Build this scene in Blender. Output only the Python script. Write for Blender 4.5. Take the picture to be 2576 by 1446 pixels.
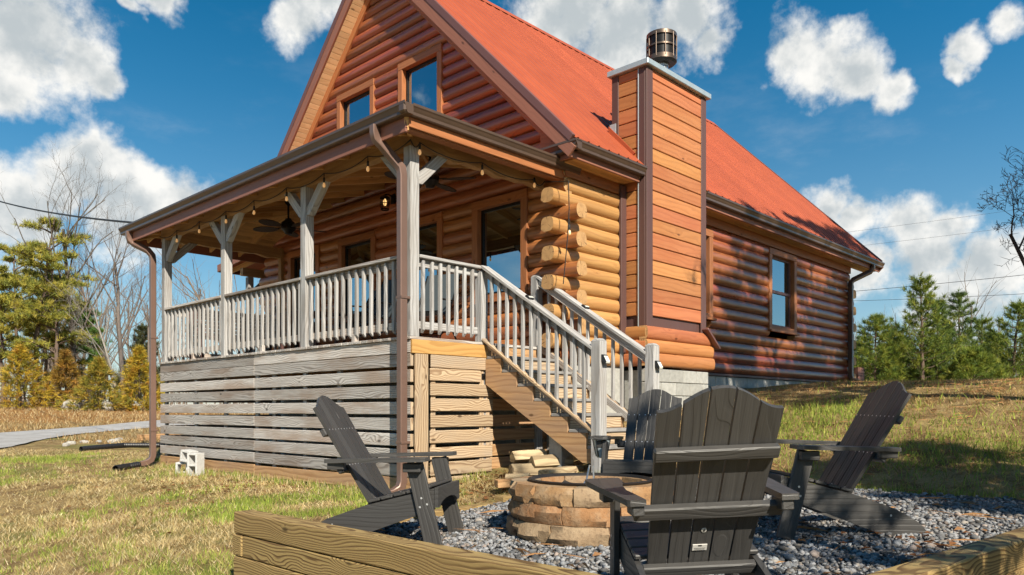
import bpy, math, random
import numpy as np
from mathutils import Matrix, Vector, Quaternion
random.seed(7)
for o in list(bpy.data.objects):
    bpy.data.objects.remove(o)
scene = bpy.context.scene
coll = scene.collection
R = math.radians

# ------------------------------------------------------------------ camera
EYE = 0.90
cam = bpy.data.cameras.new('camera')
cam.sensor_width = 36.0
cam.lens = 36.0 * 1923.0 / 2575.0
cam.shift_y = 307.0 / 2575.0
cam.clip_start = 0.05
cam.clip_end = 3000
camo = bpy.data.objects.new('camera', cam)
camo.location = (0, 0, EYE)
camo.rotation_euler = (R(90), 0, R(43.8 - 90))
coll.objects.link(camo)
scene.camera = camo

# ------------------------------------------------------------------ light
SUN_EL = R(35.5)
SUN_H = Vector((-0.40, -0.917, 0)).normalized()
TO_SUN = Vector((SUN_H.x * math.cos(SUN_EL), SUN_H.y * math.cos(SUN_EL), math.sin(SUN_EL)))
sl = bpy.data.lights.new('sun', 'SUN')
sl.energy = 5.0
sl.angle = R(0.55)
sl.color = (1.0, 0.91, 0.76)
so = bpy.data.objects.new('sun', sl)
so.rotation_euler = TO_SUN.to_track_quat('Z', 'Y').to_euler()
so.location = (0, -20, 30)
coll.objects.link(so)

vs = scene.view_settings
scene.display_settings.display_device = 'sRGB'
vs.view_transform = 'Standard'
vs.look = 'None'
vs.exposure = 0.68
vs.gamma = 1.0
vs.use_curve_mapping = False
scene.cycles.max_bounces = 6
scene.cycles.transparent_max_bounces = 12
scene.cycles.use_denoising = True
scene.cycles.adaptive_threshold = 0.02

_th = R(43.8)
_C, _S = math.cos(_th), math.sin(_th)
def look(px, py, d=1.0):
    """point at depth d seen at pixel (px,py) of a 2575 px wide frame: used for far things only"""
    r = (px - 1287.5) / 1923.0
    u = (1030.0 - py) / 1923.0
    return Vector((d * (_C + r * _S), d * (_S - r * _C), EYE + d * u))

# ------------------------------------------------------------------ node helpers
class NT:
    def __init__(s, tree):
        s.t = tree; s.n = tree.nodes; s.l = tree.links
    def new(s, typ, **kw):
        n = s.n.new(typ)
        for k, v in kw.items():
            setattr(n, k, v)
        return n
    def set(s, sock, v):
        if isinstance(v, bpy.types.NodeSocket):
            s.l.new(v, sock)
        elif v is not None:
            if isinstance(v, (tuple, list)) and len(v) == 3 and sock.type == 'RGBA':
                v = tuple(v) + (1,)
            sock.default_value = v
    def math(s, op, a, b=None, c=None, clamp=False):
        n = s.new('ShaderNodeMath', operation=op, use_clamp=clamp)
        s.set(n.inputs[0], a)
        if b is not None: s.set(n.inputs[1], b)
        if c is not None: s.set(n.inputs[2], c)
        return n.outputs[0]
    def vmath(s, op, a, b=None, out=0):
        n = s.new('ShaderNodeVectorMath', operation=op)
        s.set(n.inputs[0], a)
        if b is not None:
            if op == 'SCALE': s.set(n.inputs[3], b)
            else: s.set(n.inputs[1], b)
        return n.outputs[out]
    def dist(s, a, b):
        n = s.new('ShaderNodeVectorMath', operation='DISTANCE')
        s.set(n.inputs[0], a); s.set(n.inputs[1], b)
        return n.outputs[1]
    def mix(s, f, a, b, mode='MIX'):
        n = s.new('ShaderNodeMixRGB', blend_type=mode)
        s.set(n.inputs[0], f); s.set(n.inputs[1], a); s.set(n.inputs[2], b)
        return n.outputs[0]
    def noise(s, vec, scale, detail=3, rough=.55, dist=0, out=0):
        n = s.new('ShaderNodeTexNoise')
        if vec is not None: s.l.new(vec, n.inputs['Vector'])
        n.inputs['Scale'].default_value = scale
        n.inputs['Detail'].default_value = detail
        n.inputs['Roughness'].default_value = rough
        n.inputs['Distortion'].default_value = dist
        return n.outputs[out]
    def ramp(s, f, stops, interp='LINEAR'):
        n = s.new('ShaderNodeValToRGB')
        e = n.color_ramp.elements
        n.color_ramp.interpolation = interp
        while len(e) < len(stops): e.new(0.5)
        for el, (p, c) in zip(e, stops):
            el.position = p
            el.color = tuple(c) + (1,) if len(c) == 3 else c
        s.l.new(f, n.inputs[0])
        return n.outputs[0]
    def maprange(s, v, a, b, c=0., d=1., smooth=False):
        n = s.new('ShaderNodeMapRange')
        if smooth: n.interpolation_type = 'SMOOTHSTEP'
        s.set(n.inputs[0], v)
        for i, x in enumerate((a, b, c, d)): n.inputs[i + 1].default_value = x
        return n.outputs[0]
    def mapping(s, vec, scale=(1, 1, 1), loc=(0, 0, 0), rot=(0, 0, 0)):
        n = s.new('ShaderNodeMapping')
        s.l.new(vec, n.inputs[0])
        n.inputs['Location'].default_value = loc
        n.inputs['Rotation'].default_value = rot
        n.inputs['Scale'].default_value = scale
        return n.outputs[0]
    def bump(s, h, strength=.3, dist=.01):
        n = s.new('ShaderNodeBump')
        n.inputs['Strength'].default_value = strength
        n.inputs['Distance'].default_value = dist
        s.l.new(h, n.inputs['Height'])
        return n.outputs[0]

def g(c):
    return tuple(((v / 255) / 12.92 if v / 255 <= .04045 else ((v / 255 + .055) / 1.055) ** 2.4) for v in c)

# ------------------------------------------------------------------ world: sky with cumulus
world = bpy.data.worlds.new('World')
scene.world = world
world.use_nodes = True
T = NT(world.node_tree)
T.n.clear()
sky = T.new('ShaderNodeTexSky', sky_type='NISHITA')
sky.sun_disc = False
sky.sun_elevation = SUN_EL
sky.sun_rotation = R(156.4)
sky.altitude = 300
sky.air_density = 1.0
sky.dust_density = 0.25
sky.ozone_density = 2.2

BLOBS = [  # cumulus, by direction: (px, py, radius px) in the 2575 px frame
 (30,70,240),(165,150,120),(30,235,100),(235,205,62),
 (50,540,150),(150,470,115),(240,435,120),(350,480,115),(460,490,90),(228,378,55),(300,550,140),
 (390,10,55),(330,30,38),
 (765,70,95),(820,0,100),
 (1420,30,165),(1570,70,165),(1710,45,130),(1770,115,70),
 (2050,130,112),(1980,155,70),(2135,170,85),(2080,60,55),(2215,228,62),
 (2405,105,55),(2390,155,40),(2530,40,62),(2575,215,34),
 (2085,520,80),(2150,550,62),(2290,565,92),(2385,560,66),(2330,640,110),(2500,670,110),(2190,700,80),(2420,750,130)]
grp = bpy.data.node_groups.new('cumulus_density', 'ShaderNodeTree')
grp.interface.new_socket('Vector', in_out='INPUT', socket_type='NodeSocketVector')
grp.interface.new_socket('Density', in_out='OUTPUT', socket_type='NodeSocketFloat')
grp.interface.new_socket('Shade', in_out='OUTPUT', socket_type='NodeSocketFloat')
G = NT(grp)
gi = G.new('NodeGroupInput'); go = G.new('NodeGroupOutput')
dirv = G.vmath('NORMALIZE', gi.outputs[0])
wob = G.noise(dirv, 7.0, 5, .62, out=1)
wob = G.vmath('SCALE', G.vmath('SUBTRACT', wob, (.5, .5, .5)), 0.10)
dw = G.vmath('ADD', dirv, wob)
field = None
for (px, py, r) in BLOBS:
    v = look(px, py, 1.0) - Vector((0, 0, EYE))
    L = v.length
    c = v / L
    rad = 1.06 * r / 1923.0 / (L ** 1.5)
    f = G.math('MULTIPLY_ADD', G.dist(dw, tuple(c)), -1.0 / rad, 1.0)
    field = f if field is None else G.math('MAXIMUM', field, f)
# the rest of the sky goes on with scattered cumulus of the same kind
big = G.noise(dirv, 2.6, 2, .5)
sep = G.new('ShaderNodeSeparateXYZ'); G.l.new(dirv, sep.inputs[0])
fw = Vector((_C, _S, 0)).normalized()
front = G.math('ADD', G.math('MULTIPLY', sep.outputs[0], fw.x), G.math('MULTIPLY', sep.outputs[1], fw.y))
other = G.math('MULTIPLY_ADD', big, 3.0, -1.75)
other = G.math('SUBTRACT', other, G.maprange(front, .25, .6, 0, 2.5, True))
field = G.math('MAXIMUM', field, other)
field = G.math('MAXIMUM', field, -1.2)
fb = G.noise(dirv, 13.0, 9, .63)
den = G.math('ADD', field, G.math('MULTIPLY', G.math('SUBTRACT', fb, .5), 1.9))
fu = G.noise(G.vmath('ADD', dirv, (-.004, -.012, .030)), 13.0, 4, .6)
sh = G.math('ADD', G.math('MULTIPLY', G.math('SUBTRACT', fu, fb), 2.6), G.math('MULTIPLY', field, .75))
G.l.new(den, go.inputs[0]); G.l.new(sh, go.inputs[1])

tc = T.new('ShaderNodeTexCoord')
dvec = tc.outputs['Generated']
cg = T.new('ShaderNodeGroup'); cg.node_tree = grp
T.l.new(dvec, cg.inputs[0])
mask = T.maprange(cg.outputs[0], -0.08, 0.56, 0, 1, True)
wn = T.noise(T.mapping(T.vmath('NORMALIZE', dvec), (1, 1, 2.6)), 5.5, 7, .62)
sz_ = T.new('ShaderNodeSeparateXYZ'); T.l.new(T.vmath('NORMALIZE', dvec), sz_.inputs[0])
lowsky = T.maprange(sz_.outputs[2], .02, .42, 1, 0, True)
wisp = T.math('MULTIPLY', T.maprange(wn, .50, .80, 0, .5, True), T.math('MULTIPLY_ADD', lowsky, .9, .1))
mask = T.math('MAXIMUM', mask, wisp)
self_sh = T.maprange(cg.outputs[1], -0.25, 1.0, 0, 1, True)
ccol = T.mix(self_sh, (10.6, 10.4, 9.9, 1), (5.6, 6.1, 6.3, 1))
hsv = T.new('ShaderNodeHueSaturation')
hsv.inputs['Saturation'].default_value = 1.52
hsv.inputs['Hue'].default_value = 0.487
hsv.inputs['Value'].default_value = 1.14
T.l.new(sky.outputs[0], hsv.inputs['Color'])
pale = T.mix(T.math('MULTIPLY', T.math('POWER', T.maprange(sz_.outputs[2], 0, .6, 1, 0), 2.2), .45), hsv.outputs[0], (6.2, 7.6, 8.6, 1))
ctot = T.mix(T.math('MULTIPLY', mask, .97), pale, ccol)
bg = T.new('ShaderNodeBackground')
bg.inputs['Strength'].default_value = 0.061
T.l.new(ctot, bg.inputs['Color'])
wo = T.new('ShaderNodeOutputWorld')
T.l.new(bg.outputs[0], wo.inputs[0])
world.cycles.sampling_method = 'MANUAL'
world.cycles.sample_map_resolution = 256

# ------------------------------------------------------------------ materials
MAT = {}
def base_mat(name):
    m = bpy.data.materials.new(name)
    m.use_nodes = True
    t = NT(m.node_tree)
    t.n.clear()
    o = t.new('ShaderNodeOutputMaterial')
    p = t.new('ShaderNodeBsdfPrincipled')
    t.l.new(p.outputs[0], o.inputs[0])
    MAT[name] = m
    return m, t, p
def oinfo(t):
    return t.new('ShaderNodeObjectInfo').outputs['Random']
def rcoord(t, amt=(31.7, 17.3, 23.1)):
    c = t.new('ShaderNodeTexCoord').outputs['Object']
    r = oinfo(t)
    n = t.new('ShaderNodeCombineXYZ')
    for i in range(3):
        t.l.new(t.math('MULTIPLY', r, amt[i]), n.inputs[i])
    return t.vmath('ADD', c, n.outputs[0]), r, c

def wood(name, dark, light, blotch=None, rings=26., rough=.6, bump=.35, var=.25, fibre=.35, knots=True, spec=.3, ringmix=.75, coat=0., bl_amt=.5, hue=0.0, warp=.16, crack=.3):
    """long grain runs along the local x axis"""
    m, t, p = base_mat(name)
    v, r, raw = rcoord(t)
    vs_ = t.mapping(v, (.45, 1, 1))
    warp = t.vmath('SCALE', t.vmath('SUBTRACT', t.noise(t.mapping(v, (.75, 2.6, 2.6)), 1.7, 2, .4, out=1), (.5, .5, .5)), warp)
    vk = t.new('ShaderNodeTexVoronoi'); vk.inputs['Scale'].default_value = 1.0
    t.l.new(t.mapping(v, (1.9, 4.2, 4.2)), vk.inputs['Vector'])
    kb = t.math('MULTIPLY', t.maprange(vk.outputs['Distance'], 0., .42, 1, 0, True), .055)
    w = t.vmath('ADD', t.vmath('ADD', vs_, warp), t.vmath('MULTIPLY', (1, 1, 1), t.vmath('SCALE', (0, 1, 1), kb)))
    sp = t.new('ShaderNodeSeparateXYZ'); t.l.new(w, sp.inputs[0])
    rad = t.math('SQRT', t.math('ADD', t.math('POWER', t.math('SUBTRACT', t.math('PINGPONG', sp.outputs[1], .30), .15), 2.), t.math('POWER', t.math('ADD', t.math('PINGPONG', sp.outputs[2], .33), .05), 2.)))
    saw = t.math('FRACT', t.math('MULTIPLY', rad, rings))
    ring = t.ramp(saw, [(0., (0, 0, 0)), (.45, (.16, .16, .16)), (.72, (.9, .9, .9)), (.92, (1, 1, 1)), (1., (0, 0, 0))])
    fib = t.noise(t.mapping(v, (2.5, 120, 120)), 1.0, 3, .6)
    big = t.noise(t.mapping(v, (.6, 2.5, 2.5)), 1.3, 4, .6)
    f = t.math('ADD', t.math('MULTIPLY', ring, ringmix), t.math('MULTIPLY', t.math('SUBTRACT', fib, .5), fibre * 2), clamp=True)
    col = t.mix(f, light, dark)
    if blotch is not None:
        col = t.mix(t.math('MULTIPLY', t.maprange(big, .42, .68, 0, 1, True), bl_amt), col, blotch)
    if knots:
        vo = t.new('ShaderNodeTexVoronoi'); vo.inputs['Scale'].default_value = 1.0
        t.l.new(t.mapping(v, (1.9, 4.2, 4.2)), vo.inputs['Vector'])
        kn = t.maprange(vo.outputs['Distance'], .04, .10, 1, 0, True)
        col = t.mix(t.math('MULTIPLY', kn, .8), col, tuple(c * .35 for c in dark))
    if crack:
        ck = t.noise(t.mapping(v, (1.1, 42, 42)), 1.0, 2, .5, .4)
        col = t.mix(t.maprange(ck, .69, .74, 0, crack, True), col, tuple(x_ * .25 for x_ in dark))
    # per piece value
    val = t.maprange(r, 0, 1, 1 - var, 1 + var)
    h = t.new('ShaderNodeHueSaturation')
    if hue: t.l.new(t.maprange(t.math('FRACT', t.math('MULTIPLY', r, 7.31)), 0, 1, .5 - hue, .5 + hue), h.inputs['Hue'])
    t.l.new(val, h.inputs['Value']); t.l.new(col, h.inputs['Color'])
    t.l.new(h.outputs[0], p.inputs['Base Color'])
    t.l.new(t.maprange(big, .3, .7, rough - .08, rough + .1), p.inputs['Roughness'])
    p.inputs['Specular IOR Level'].default_value = spec
    p.inputs['Coat Weight'].default_value = coat
    p.inputs['Coat Roughness'].default_value = .25
    hh = t.math('ADD', t.math('MULTIPLY', fib, .6), t.math('MULTIPLY', ring, -.5))
    if name.startswith('log'):
        hh = t.math('ADD', hh, t.math('MULTIPLY', t.noise(t.mapping(v, (1.3, 9, 9)), 1.2, 3, .5), 5.))
    t.l.new(t.bump(hh, bump, .004), p.inputs['Normal'])
    return m

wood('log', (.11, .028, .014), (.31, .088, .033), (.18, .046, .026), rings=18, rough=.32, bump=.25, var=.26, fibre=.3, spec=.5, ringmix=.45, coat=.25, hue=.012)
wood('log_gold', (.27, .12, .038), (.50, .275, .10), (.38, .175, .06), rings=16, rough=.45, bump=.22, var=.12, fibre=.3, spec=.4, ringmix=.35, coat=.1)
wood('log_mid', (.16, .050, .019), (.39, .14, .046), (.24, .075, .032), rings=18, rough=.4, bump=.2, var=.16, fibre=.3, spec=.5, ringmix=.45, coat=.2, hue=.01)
wood('siding', (.27, .098, .035), (.46, .19, .072), (.36, .12, .045), rings=14, rough=.5, bump=.2, var=.16, fibre=.3, ringmix=.35, hue=.012)
wood('trim_orange', (.22, .08, .03), (.36, .14, .055), None, rings=18, rough=.5, bump=.2, var=.15, ringmix=.4)
wood('trim_brown', (.085, .045, .040), (.105, .056, .050), None, rings=14, rough=.5, bump=.1, var=.08, fibre=.15, ringmix=.2, knots=False)
wood('fascia', (.20, .085, .055), (.28, .12, .08), None, rings=16, rough=.5, bump=.15, var=.1, ringmix=.3)
wood('soffit', (.62, .40, .19), (.82, .60, .34), None, rings=16, rough=.55, bump=.15, var=.12, ringmix=.35)
wood('ceiling', (.38, .19, .07), (.62, .36, .145), None, rings=14, rough=.55, bump=.2, var=.22, ringmix=.45)
wood('beam', (.30, .17, .075), (.46, .28, .13), (.25, .13, .06), rings=14, rough=.65, bump=.5, var=.15, ringmix=.5)
wood('grey', (.10, .076, .062), (.54, .51, .48), (.29, .215, .165), rings=46, rough=.75, bump=.6, var=.3, fibre=.6, ringmix=.62, bl_amt=.8)
wood('grey_post', (.14, .128, .120), (.42, .415, .41), (.24, .215, .19), rings=26, rough=.75, bump=.6, var=.12, fibre=.55, ringmix=.5)
wood('tan', (.17, .088, .042), (.51, .385, .25), (.33, .275, .22), rings=40, rough=.7, bump=.5, var=.18, fibre=.4, ringmix=.72)
wood('gold', (.38, .19, .055), (.55, .32, .11), None, rings=20, rough=.6, bump=.3, var=.1, ringmix=.6)
wood('timber', (.105, .058, .022), (.37, .26, .105), (.25, .16, .065), rings=66, rough=.7, bump=.45, var=.08, fibre=.3, ringmix=1.0)
wood('stringer', (.24, .12, .05), (.46, .28, .14), (.30, .2, .14), rings=17, rough=.68, bump=.4, var=.12, ringmix=.6)
wood('firewood', (.20, .14, .08), (.46, .36, .22), (.16, .11, .07), rings=16, rough=.85, bump=.6, var=.25)
wood('chair', (.020, .019, .019), (.052, .050, .048), None, rings=30, rough=.46, bump=.6, var=.22, fibre=.5, knots=False, ringmix=.22, spec=.45, crack=0, warp=.10)

def endgrain():
    m, t, p = base_mat('endgrain')
    v, r, raw = rcoord(t)
    sp = t.new('ShaderNodeSeparateXYZ'); t.l.new(raw, sp.inputs[0])
    yy = t.math('ADD', sp.outputs[1], .05); zz = sp.outputs[2]
    rad = t.math('SQRT', t.math('ADD', t.math('MULTIPLY', yy, yy), t.math('MULTIPLY', zz, zz)))
    rad = t.math('ADD', rad, t.math('MULTIPLY', t.noise(v, 9, 2), .02))
    ring = t.math('FRACT', t.math('MULTIPLY', rad, 85))
    ang = t.math('ARCTAN2', zz, yy)
    cx = t.new('ShaderNodeCombineXYZ'); t.l.new(t.math('ADD', t.math('MULTIPLY', ang, 2.2), t.math('MULTIPLY', r, 40)), cx.inputs[0]); t.l.new(t.math('MULTIPLY', rad, 3.), cx.inputs[1])
    ck = t.maprange(t.noise(cx.outputs[0], 1.6, 2), .64, .67, 0, 1, True)
    col = t.mix(t.maprange(ring, .3, .9, 0, .6), (.50, .30, .13), (.30, .15, .055))
    col = t.mix(t.maprange(t.noise(v, 14, 4), .45, .7, 0, .5), col, (.24, .12, .05))
    col = t.mix(t.math('MULTIPLY', ck, .8), col, (.05, .025, .012))
    t.l.new(col, p.inputs['Base Color']); p.inputs['Roughness'].default_value = .8
endgrain()
def plain(name, col, rough=.5, metal=0., var=0., noise=0., nscale=20., bump=0., spec=.5):
    m, t, p = base_mat(name)
    v, r, raw = rcoord(t)
    n = t.noise(v, nscale, 4, .6)
    c = t.mix(t.maprange(n, .3, .7, 0, noise), col, tuple(x * .45 for x in col)) if noise else None
    h = t.new('ShaderNodeHueSaturation')
    t.l.new(t.maprange(r, 0, 1, 1 - var, 1 + var), h.inputs['Value'])
    t.set(h.inputs['Color'], c if c is not None else col)
    t.l.new(h.outputs[0], p.inputs['Base Color'])
    p.inputs['Roughness'].default_value = rough
    p.inputs['Metallic'].default_value = metal
    p.inputs['Specular IOR Level'].default_value = spec
    if bump:
        t.l.new(t.bump(n, bump, .01), p.inputs['Normal'])
    return m
plain('gutter', (.115, .074, .053), .35, .25, .04, .25, 5, spec=.6)
plain('gutter_light', (.19, .115, .088), .38, .3, .04, .2, 5, spec=.6)
plain('galv', (.42, .50, .54), .45, .35, .05, .3, 8)
plain('steel', (.55, .56, .57), .3, .85, .0, .3, 9)
plain('cage', (.15, .11, .085), .38, .7, .05, .3, 9)
plain('black_metal', (.012, .011, .011), .4, .4, 0, .2, 30)
plain('rake_metal', (.16, .075, .066), .5, .1, .03, .2, 4)
plain('cmu', (.40, .40, .375), .9, 0, .14, .5, 14, .5)
plain('cmu_new', (.55, .55, .54), .92, 0, .05, .35, 30, .6)
plain('black_plastic', (.016, .016, .018), .38, 0, 0, .2, 10)
plain('solar_lens', (.75, .75, .68), .2)
plain('tag_white', (.62, .60, .56), .5, 0, 0, .25, 90)
plain('screw', (.7, .7, .7), .35, .6)
plain('brass', (.55, .40, .12), .3, .8)
plain('ash', (.52, .50, .46), .95, 0, 0, .6, 22, .8)
plain('basin', (.045, .04, .036), .5, .6, 0, .6, 9)
plain('rock', (.42, .40, .36), .9, 0, .25, .5, 6, .6)
plain('wire', (.02, .02, .022), .6)
plain('cord', (.012, .011, .01), .6)
plain('wicker', (.05, .03, .02), .6, 0, 0, .7, 120, .6)
plain('sling', (.045, .06, .07), .7, 0, .1, .3, 60)
plain('tread_grey', (.28, .27, .26), .8, 0, .15, .5, 9, .4)
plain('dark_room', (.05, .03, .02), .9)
plain('blue_tarp', (.02, .10, .35), .5)
plain('leaf_dead', (.20, .085, .035), .85, 0, .3, .5, 14)
plain('brick', (.42, .19, .13), .85, 0, .15, .3, 20, .3)

def roof_mat():
    m, t, p = base_mat('roof_red')
    v, r, raw = rcoord(t)
    n = t.noise(t.mapping(v, (1, 1, .25)), 2.2, 5, .6)
    s = t.noise(t.mapping(v, (9, 9, .6)), 3.0, 4, .7)
    c = t.mix(t.maprange(n, .35, .7), (.37, .084, .035), (.31, .068, .030))
    hv = t.new('ShaderNodeHueSaturation'); t.l.new(t.maprange(r, 0, 1, .93, 1.06), hv.inputs['Value']); t.l.new(c, hv.inputs['Color']); c = hv.outputs[0]
    c = t.mix(t.maprange(s, .66, .74, 0, .35), c, (.62, .30, .2))
    t.l.new(c, p.inputs['Base Color'])
    p.inputs['Roughness'].default_value = .55
    p.inputs['Specular IOR Level'].default_value = .25
    t.l.new(t.bump(n, .08, .01), p.inputs['Normal'])
roof_mat()

def glass_mat():
    m, t, p = base_mat('pane')
    t.n.remove(p)
    o = [n for n in t.n if n.type == 'OUTPUT_MATERIAL'][0]
    gl = t.new('ShaderNodeBsdfGlossy'); gl.inputs['Color'].default_value = (.62, .78, .86, 1); gl.inputs['Roughness'].default_value = .015
    tr = t.new('ShaderNodeBsdfTransparent'); tr.inputs['Color'].default_value = (.50, .47, .40, 1)
    fr = t.new('ShaderNodeFresnel'); fr.inputs['IOR'].default_value = 2.3
    v, r, raw = rcoord(t)
    t.l.new(t.bump(t.noise(v, 1.3, 1), .05, .02), gl.inputs['Normal'])
    mx = t.new('ShaderNodeMixShader')
    t.l.new(t.math('MULTIPLY_ADD', fr.outputs[0], 1.0, .34, clamp=True), mx.inputs[0])
    t.l.new(tr.outputs[0], mx.inputs[1]); t.l.new(gl.outputs[0], mx.inputs[2])
    t.l.new(mx.outputs[0], o.inputs[0])
glass_mat()

def bulb_mat(name, col, st):
    m, t, p = base_mat(name)
    p.inputs['Base Color'].default_value = (.9, .7, .4, 1)
    p.inputs['Roughness'].default_value = .1
    p.inputs['Emission Color'].default_value = col + (1,)
    p.inputs['Emission Strength'].default_value = st
bulb_mat('bulb', (1, .45, .14), .22)
bulb_mat('bulb_bright', (1, .6, .22), .8)
bulb_mat('bulb_cool', (1, .95, .82), 6.0)

def stone_mat():
    m, t, p = base_mat('pit_stone')
    v, r, raw = rcoord(t)
    n = t.noise(v, 7, 6, .65)
    n2 = t.noise(v, 40, 4, .7)
    c = t.ramp(r, [(0, (.27, .125, .05)), (.3, (.33, .20, .09)), (.55, (.30, .15, .062)), (.8, (.34, .25, .15)), (1, (.22, .13, .075))])
    c = t.mix(t.maprange(n, .45, .68, 0, .6), c, (.40, .30, .19))
    c = t.mix(t.maprange(n2, .52, .72, 0, .7), c, (.10, .06, .035))
    t.l.new(c, p.inputs['Base Color'])
    p.inputs['Roughness'].default_value = .9
    t.l.new(t.bump(t.math('ADD', n, t.math('MULTIPLY', n2, .4)), .7, .02), p.inputs['Normal'])
stone_mat()

def vcol_mat(name, rough=.9, trans=0., var=.0, spec=.2):
    m, t, p = base_mat(name)
    a = t.new('ShaderNodeAttribute'); a.attribute_name = 'Col'
    c = a.outputs['Color']
    if var:
        cc = t.new('ShaderNodeTexCoord').outputs['Object']
        n = t.noise(cc, 60, 3)
        c = t.mix(t.maprange(n, .35, .7, 0, var), c, (.05, .05, .05, 1))
    t.l.new(c, p.inputs['Base Color'])
    p.inputs['Roughness'].default_value = rough
    p.inputs['Specular IOR Level'].default_value = spec
    if trans:
        o = [n for n in t.n if n.type == 'OUTPUT_MATERIAL'][0]
        tr = t.new('ShaderNodeBsdfTranslucent'); t.l.new(c, tr.inputs['Color'])
        mx = t.new('ShaderNodeMixShader'); mx.inputs[0].default_value = trans
        t.l.new(p.outputs[0], mx.inputs[1]); t.l.new(tr.outputs[0], mx.inputs[2])
        t.l.new(mx.outputs[0], o.inputs[0])
vcol_mat('gravel', .85, var=.35, spec=.3)
vcol_mat('blade', .8, trans=.3)
vcol_mat('needle', .65, trans=.25, spec=.3)
vcol_mat('bark', .95, var=.6)

def ground_mat():
    m, t, p = base_mat('ground')
    c = t.new('ShaderNodeTexCoord').outputs['Object']
    n1 = t.noise(c, .55, 5, .6)
    n2 = t.noise(c, 3.2, 6, .65)
    n3 = t.noise(c, 38, 4, .7)
    n4 = t.noise(t.mapping(c, (1, 1, 1), rot=(0, 0, .7)), 120, 2, .6)
    col = t.mix(t.maprange(n2, .38, .64, 0, 1, True), (.39, .285, .125), (.19, .115, .052))
    sx_ = t.new('ShaderNodeSeparateXYZ'); t.l.new(c, sx_.inputs[0])
    lesser = t.maprange(sx_.outputs[0], 6.5, 9.0, 1, .15, True)
    col = t.mix(t.math('MULTIPLY', lesser, t.math('MULTIPLY', t.maprange(n1, .46, .60, 0, 1, True), t.maprange(n3, .32, .6, .35, 1))), col, (.17, .185, .045))
    col = t.mix(t.maprange(n3, .5, .72, 0, .55), col, (.47, .36, .20))
    col = t.mix(t.maprange(n4, .5, .75, 0, .6), col, (.09, .06, .03))
    # pine straw and red clay on the far bank and under the trees
    sep = t.new('ShaderNodeSeparateXYZ'); t.l.new(c, sep.inputs[0])
    bank = t.maprange(t.math('ADD', sep.outputs[1], t.math('MULTIPLY', t.math('SUBTRACT', n1, .5), 8)), 30, 34, 0, .8, True)
    col = t.mix(bank, col, (.34, .17, .058))
    t.l.new(col, p.inputs['Base Color'])
    p.inputs['Roughness'].default_value = .95
    p.inputs['Specular IOR Level'].default_value = .1
    t.l.new(t.bump(t.math('ADD', n3, t.math('MULTIPLY', n2, 1.5)), .9, .04), p.inputs['Normal'])
ground_mat()
def road_mat():
    m, t, p = base_mat('road')
    c = t.new('ShaderNodeTexCoord').outputs['Object']
    n = t.noise(c, 2.0, 5, .6); n2 = t.noise(c, 60, 3, .7)
    col = t.mix(t.maprange(n, .35, .65), (.47, .46, .45), (.34, .32, .30))
    col = t.mix(t.maprange(n2, .45, .7, 0, .6), col, (.24, .23, .22))
    t.l.new(col, p.inputs['Base Color']); p.inputs['Roughness'].default_value = .95
    t.l.new(t.bump(n2, .8, .02), p.inputs['Normal'])
road_mat()
def bed_mat():
    m, t, p = base_mat('gravel_bed')
    c = t.new('ShaderNodeTexCoord').outputs['Object']
    vo = t.new('ShaderNodeTexVoronoi'); vo.inputs['Scale'].default_value = 38
    t.l.new(c, vo.inputs['Vector'])
    col = t.mix(vo.outputs['Distance'], (.16, .16, .165), (.03, .03, .03))
    t.l.new(col, p.inputs['Base Color']); p.inputs['Roughness'].default_value = .95
    t.l.new(t.bump(vo.outputs['Distance'], 1., .02), p.inputs['Normal'])
bed_mat()

# ------------------------------------------------------------------ object helpers
WM = {}
def link(o, parent=None, world=None):
    coll.objects.link(o)
    world = Matrix.Identity(4) if world is None else world
    WM[o.name] = world
    if parent is not None:
        o.parent = parent
        o.matrix_parent_inverse = WM[parent.name].inverted()
    o.matrix_basis = world
    return o
def tag(o, label=None, cat=None, group=None, kind=None):
    if label: o['label'] = label
    if cat: o['category'] = cat
    if group: o['group'] = group
    if kind: o['kind'] = kind
    return o
def empty(name, loc=(0, 0, 0), label=None, cat=None, group=None, parent=None):
    o = bpy.data.objects.new(name, None)
    o.empty_display_size = .1
    link(o, parent, Matrix.Translation(loc))
    return tag(o, label, cat, group)
def frame(origin, X, Y):
    X = Vector(X).normalized(); Y = Vector(Y); Z = X.cross(Y).normalized(); Y = Z.cross(X)
    m = Matrix((X, Y, Z)).transposed().to_4x4()
    m.translation = Vector(origin)
    return m
def mk(name, verts, faces, mat, smooth=None):
    me = bpy.data.meshes.new(name)
    me.from_pydata([tuple(v) for v in verts], [], [tuple(f) for f in faces])
    if mat: me.materials.append(MAT[mat])
    if smooth is not None:
        me.polygons.foreach_set('use_smooth', [True] * len(me.polygons))
        me.set_sharp_from_angle(angle=R(smooth))
    me.update()
    return me
def obj(name, me, parent=None, world=None):
    return link(bpy.data.objects.new(name, me), parent, world)

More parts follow.
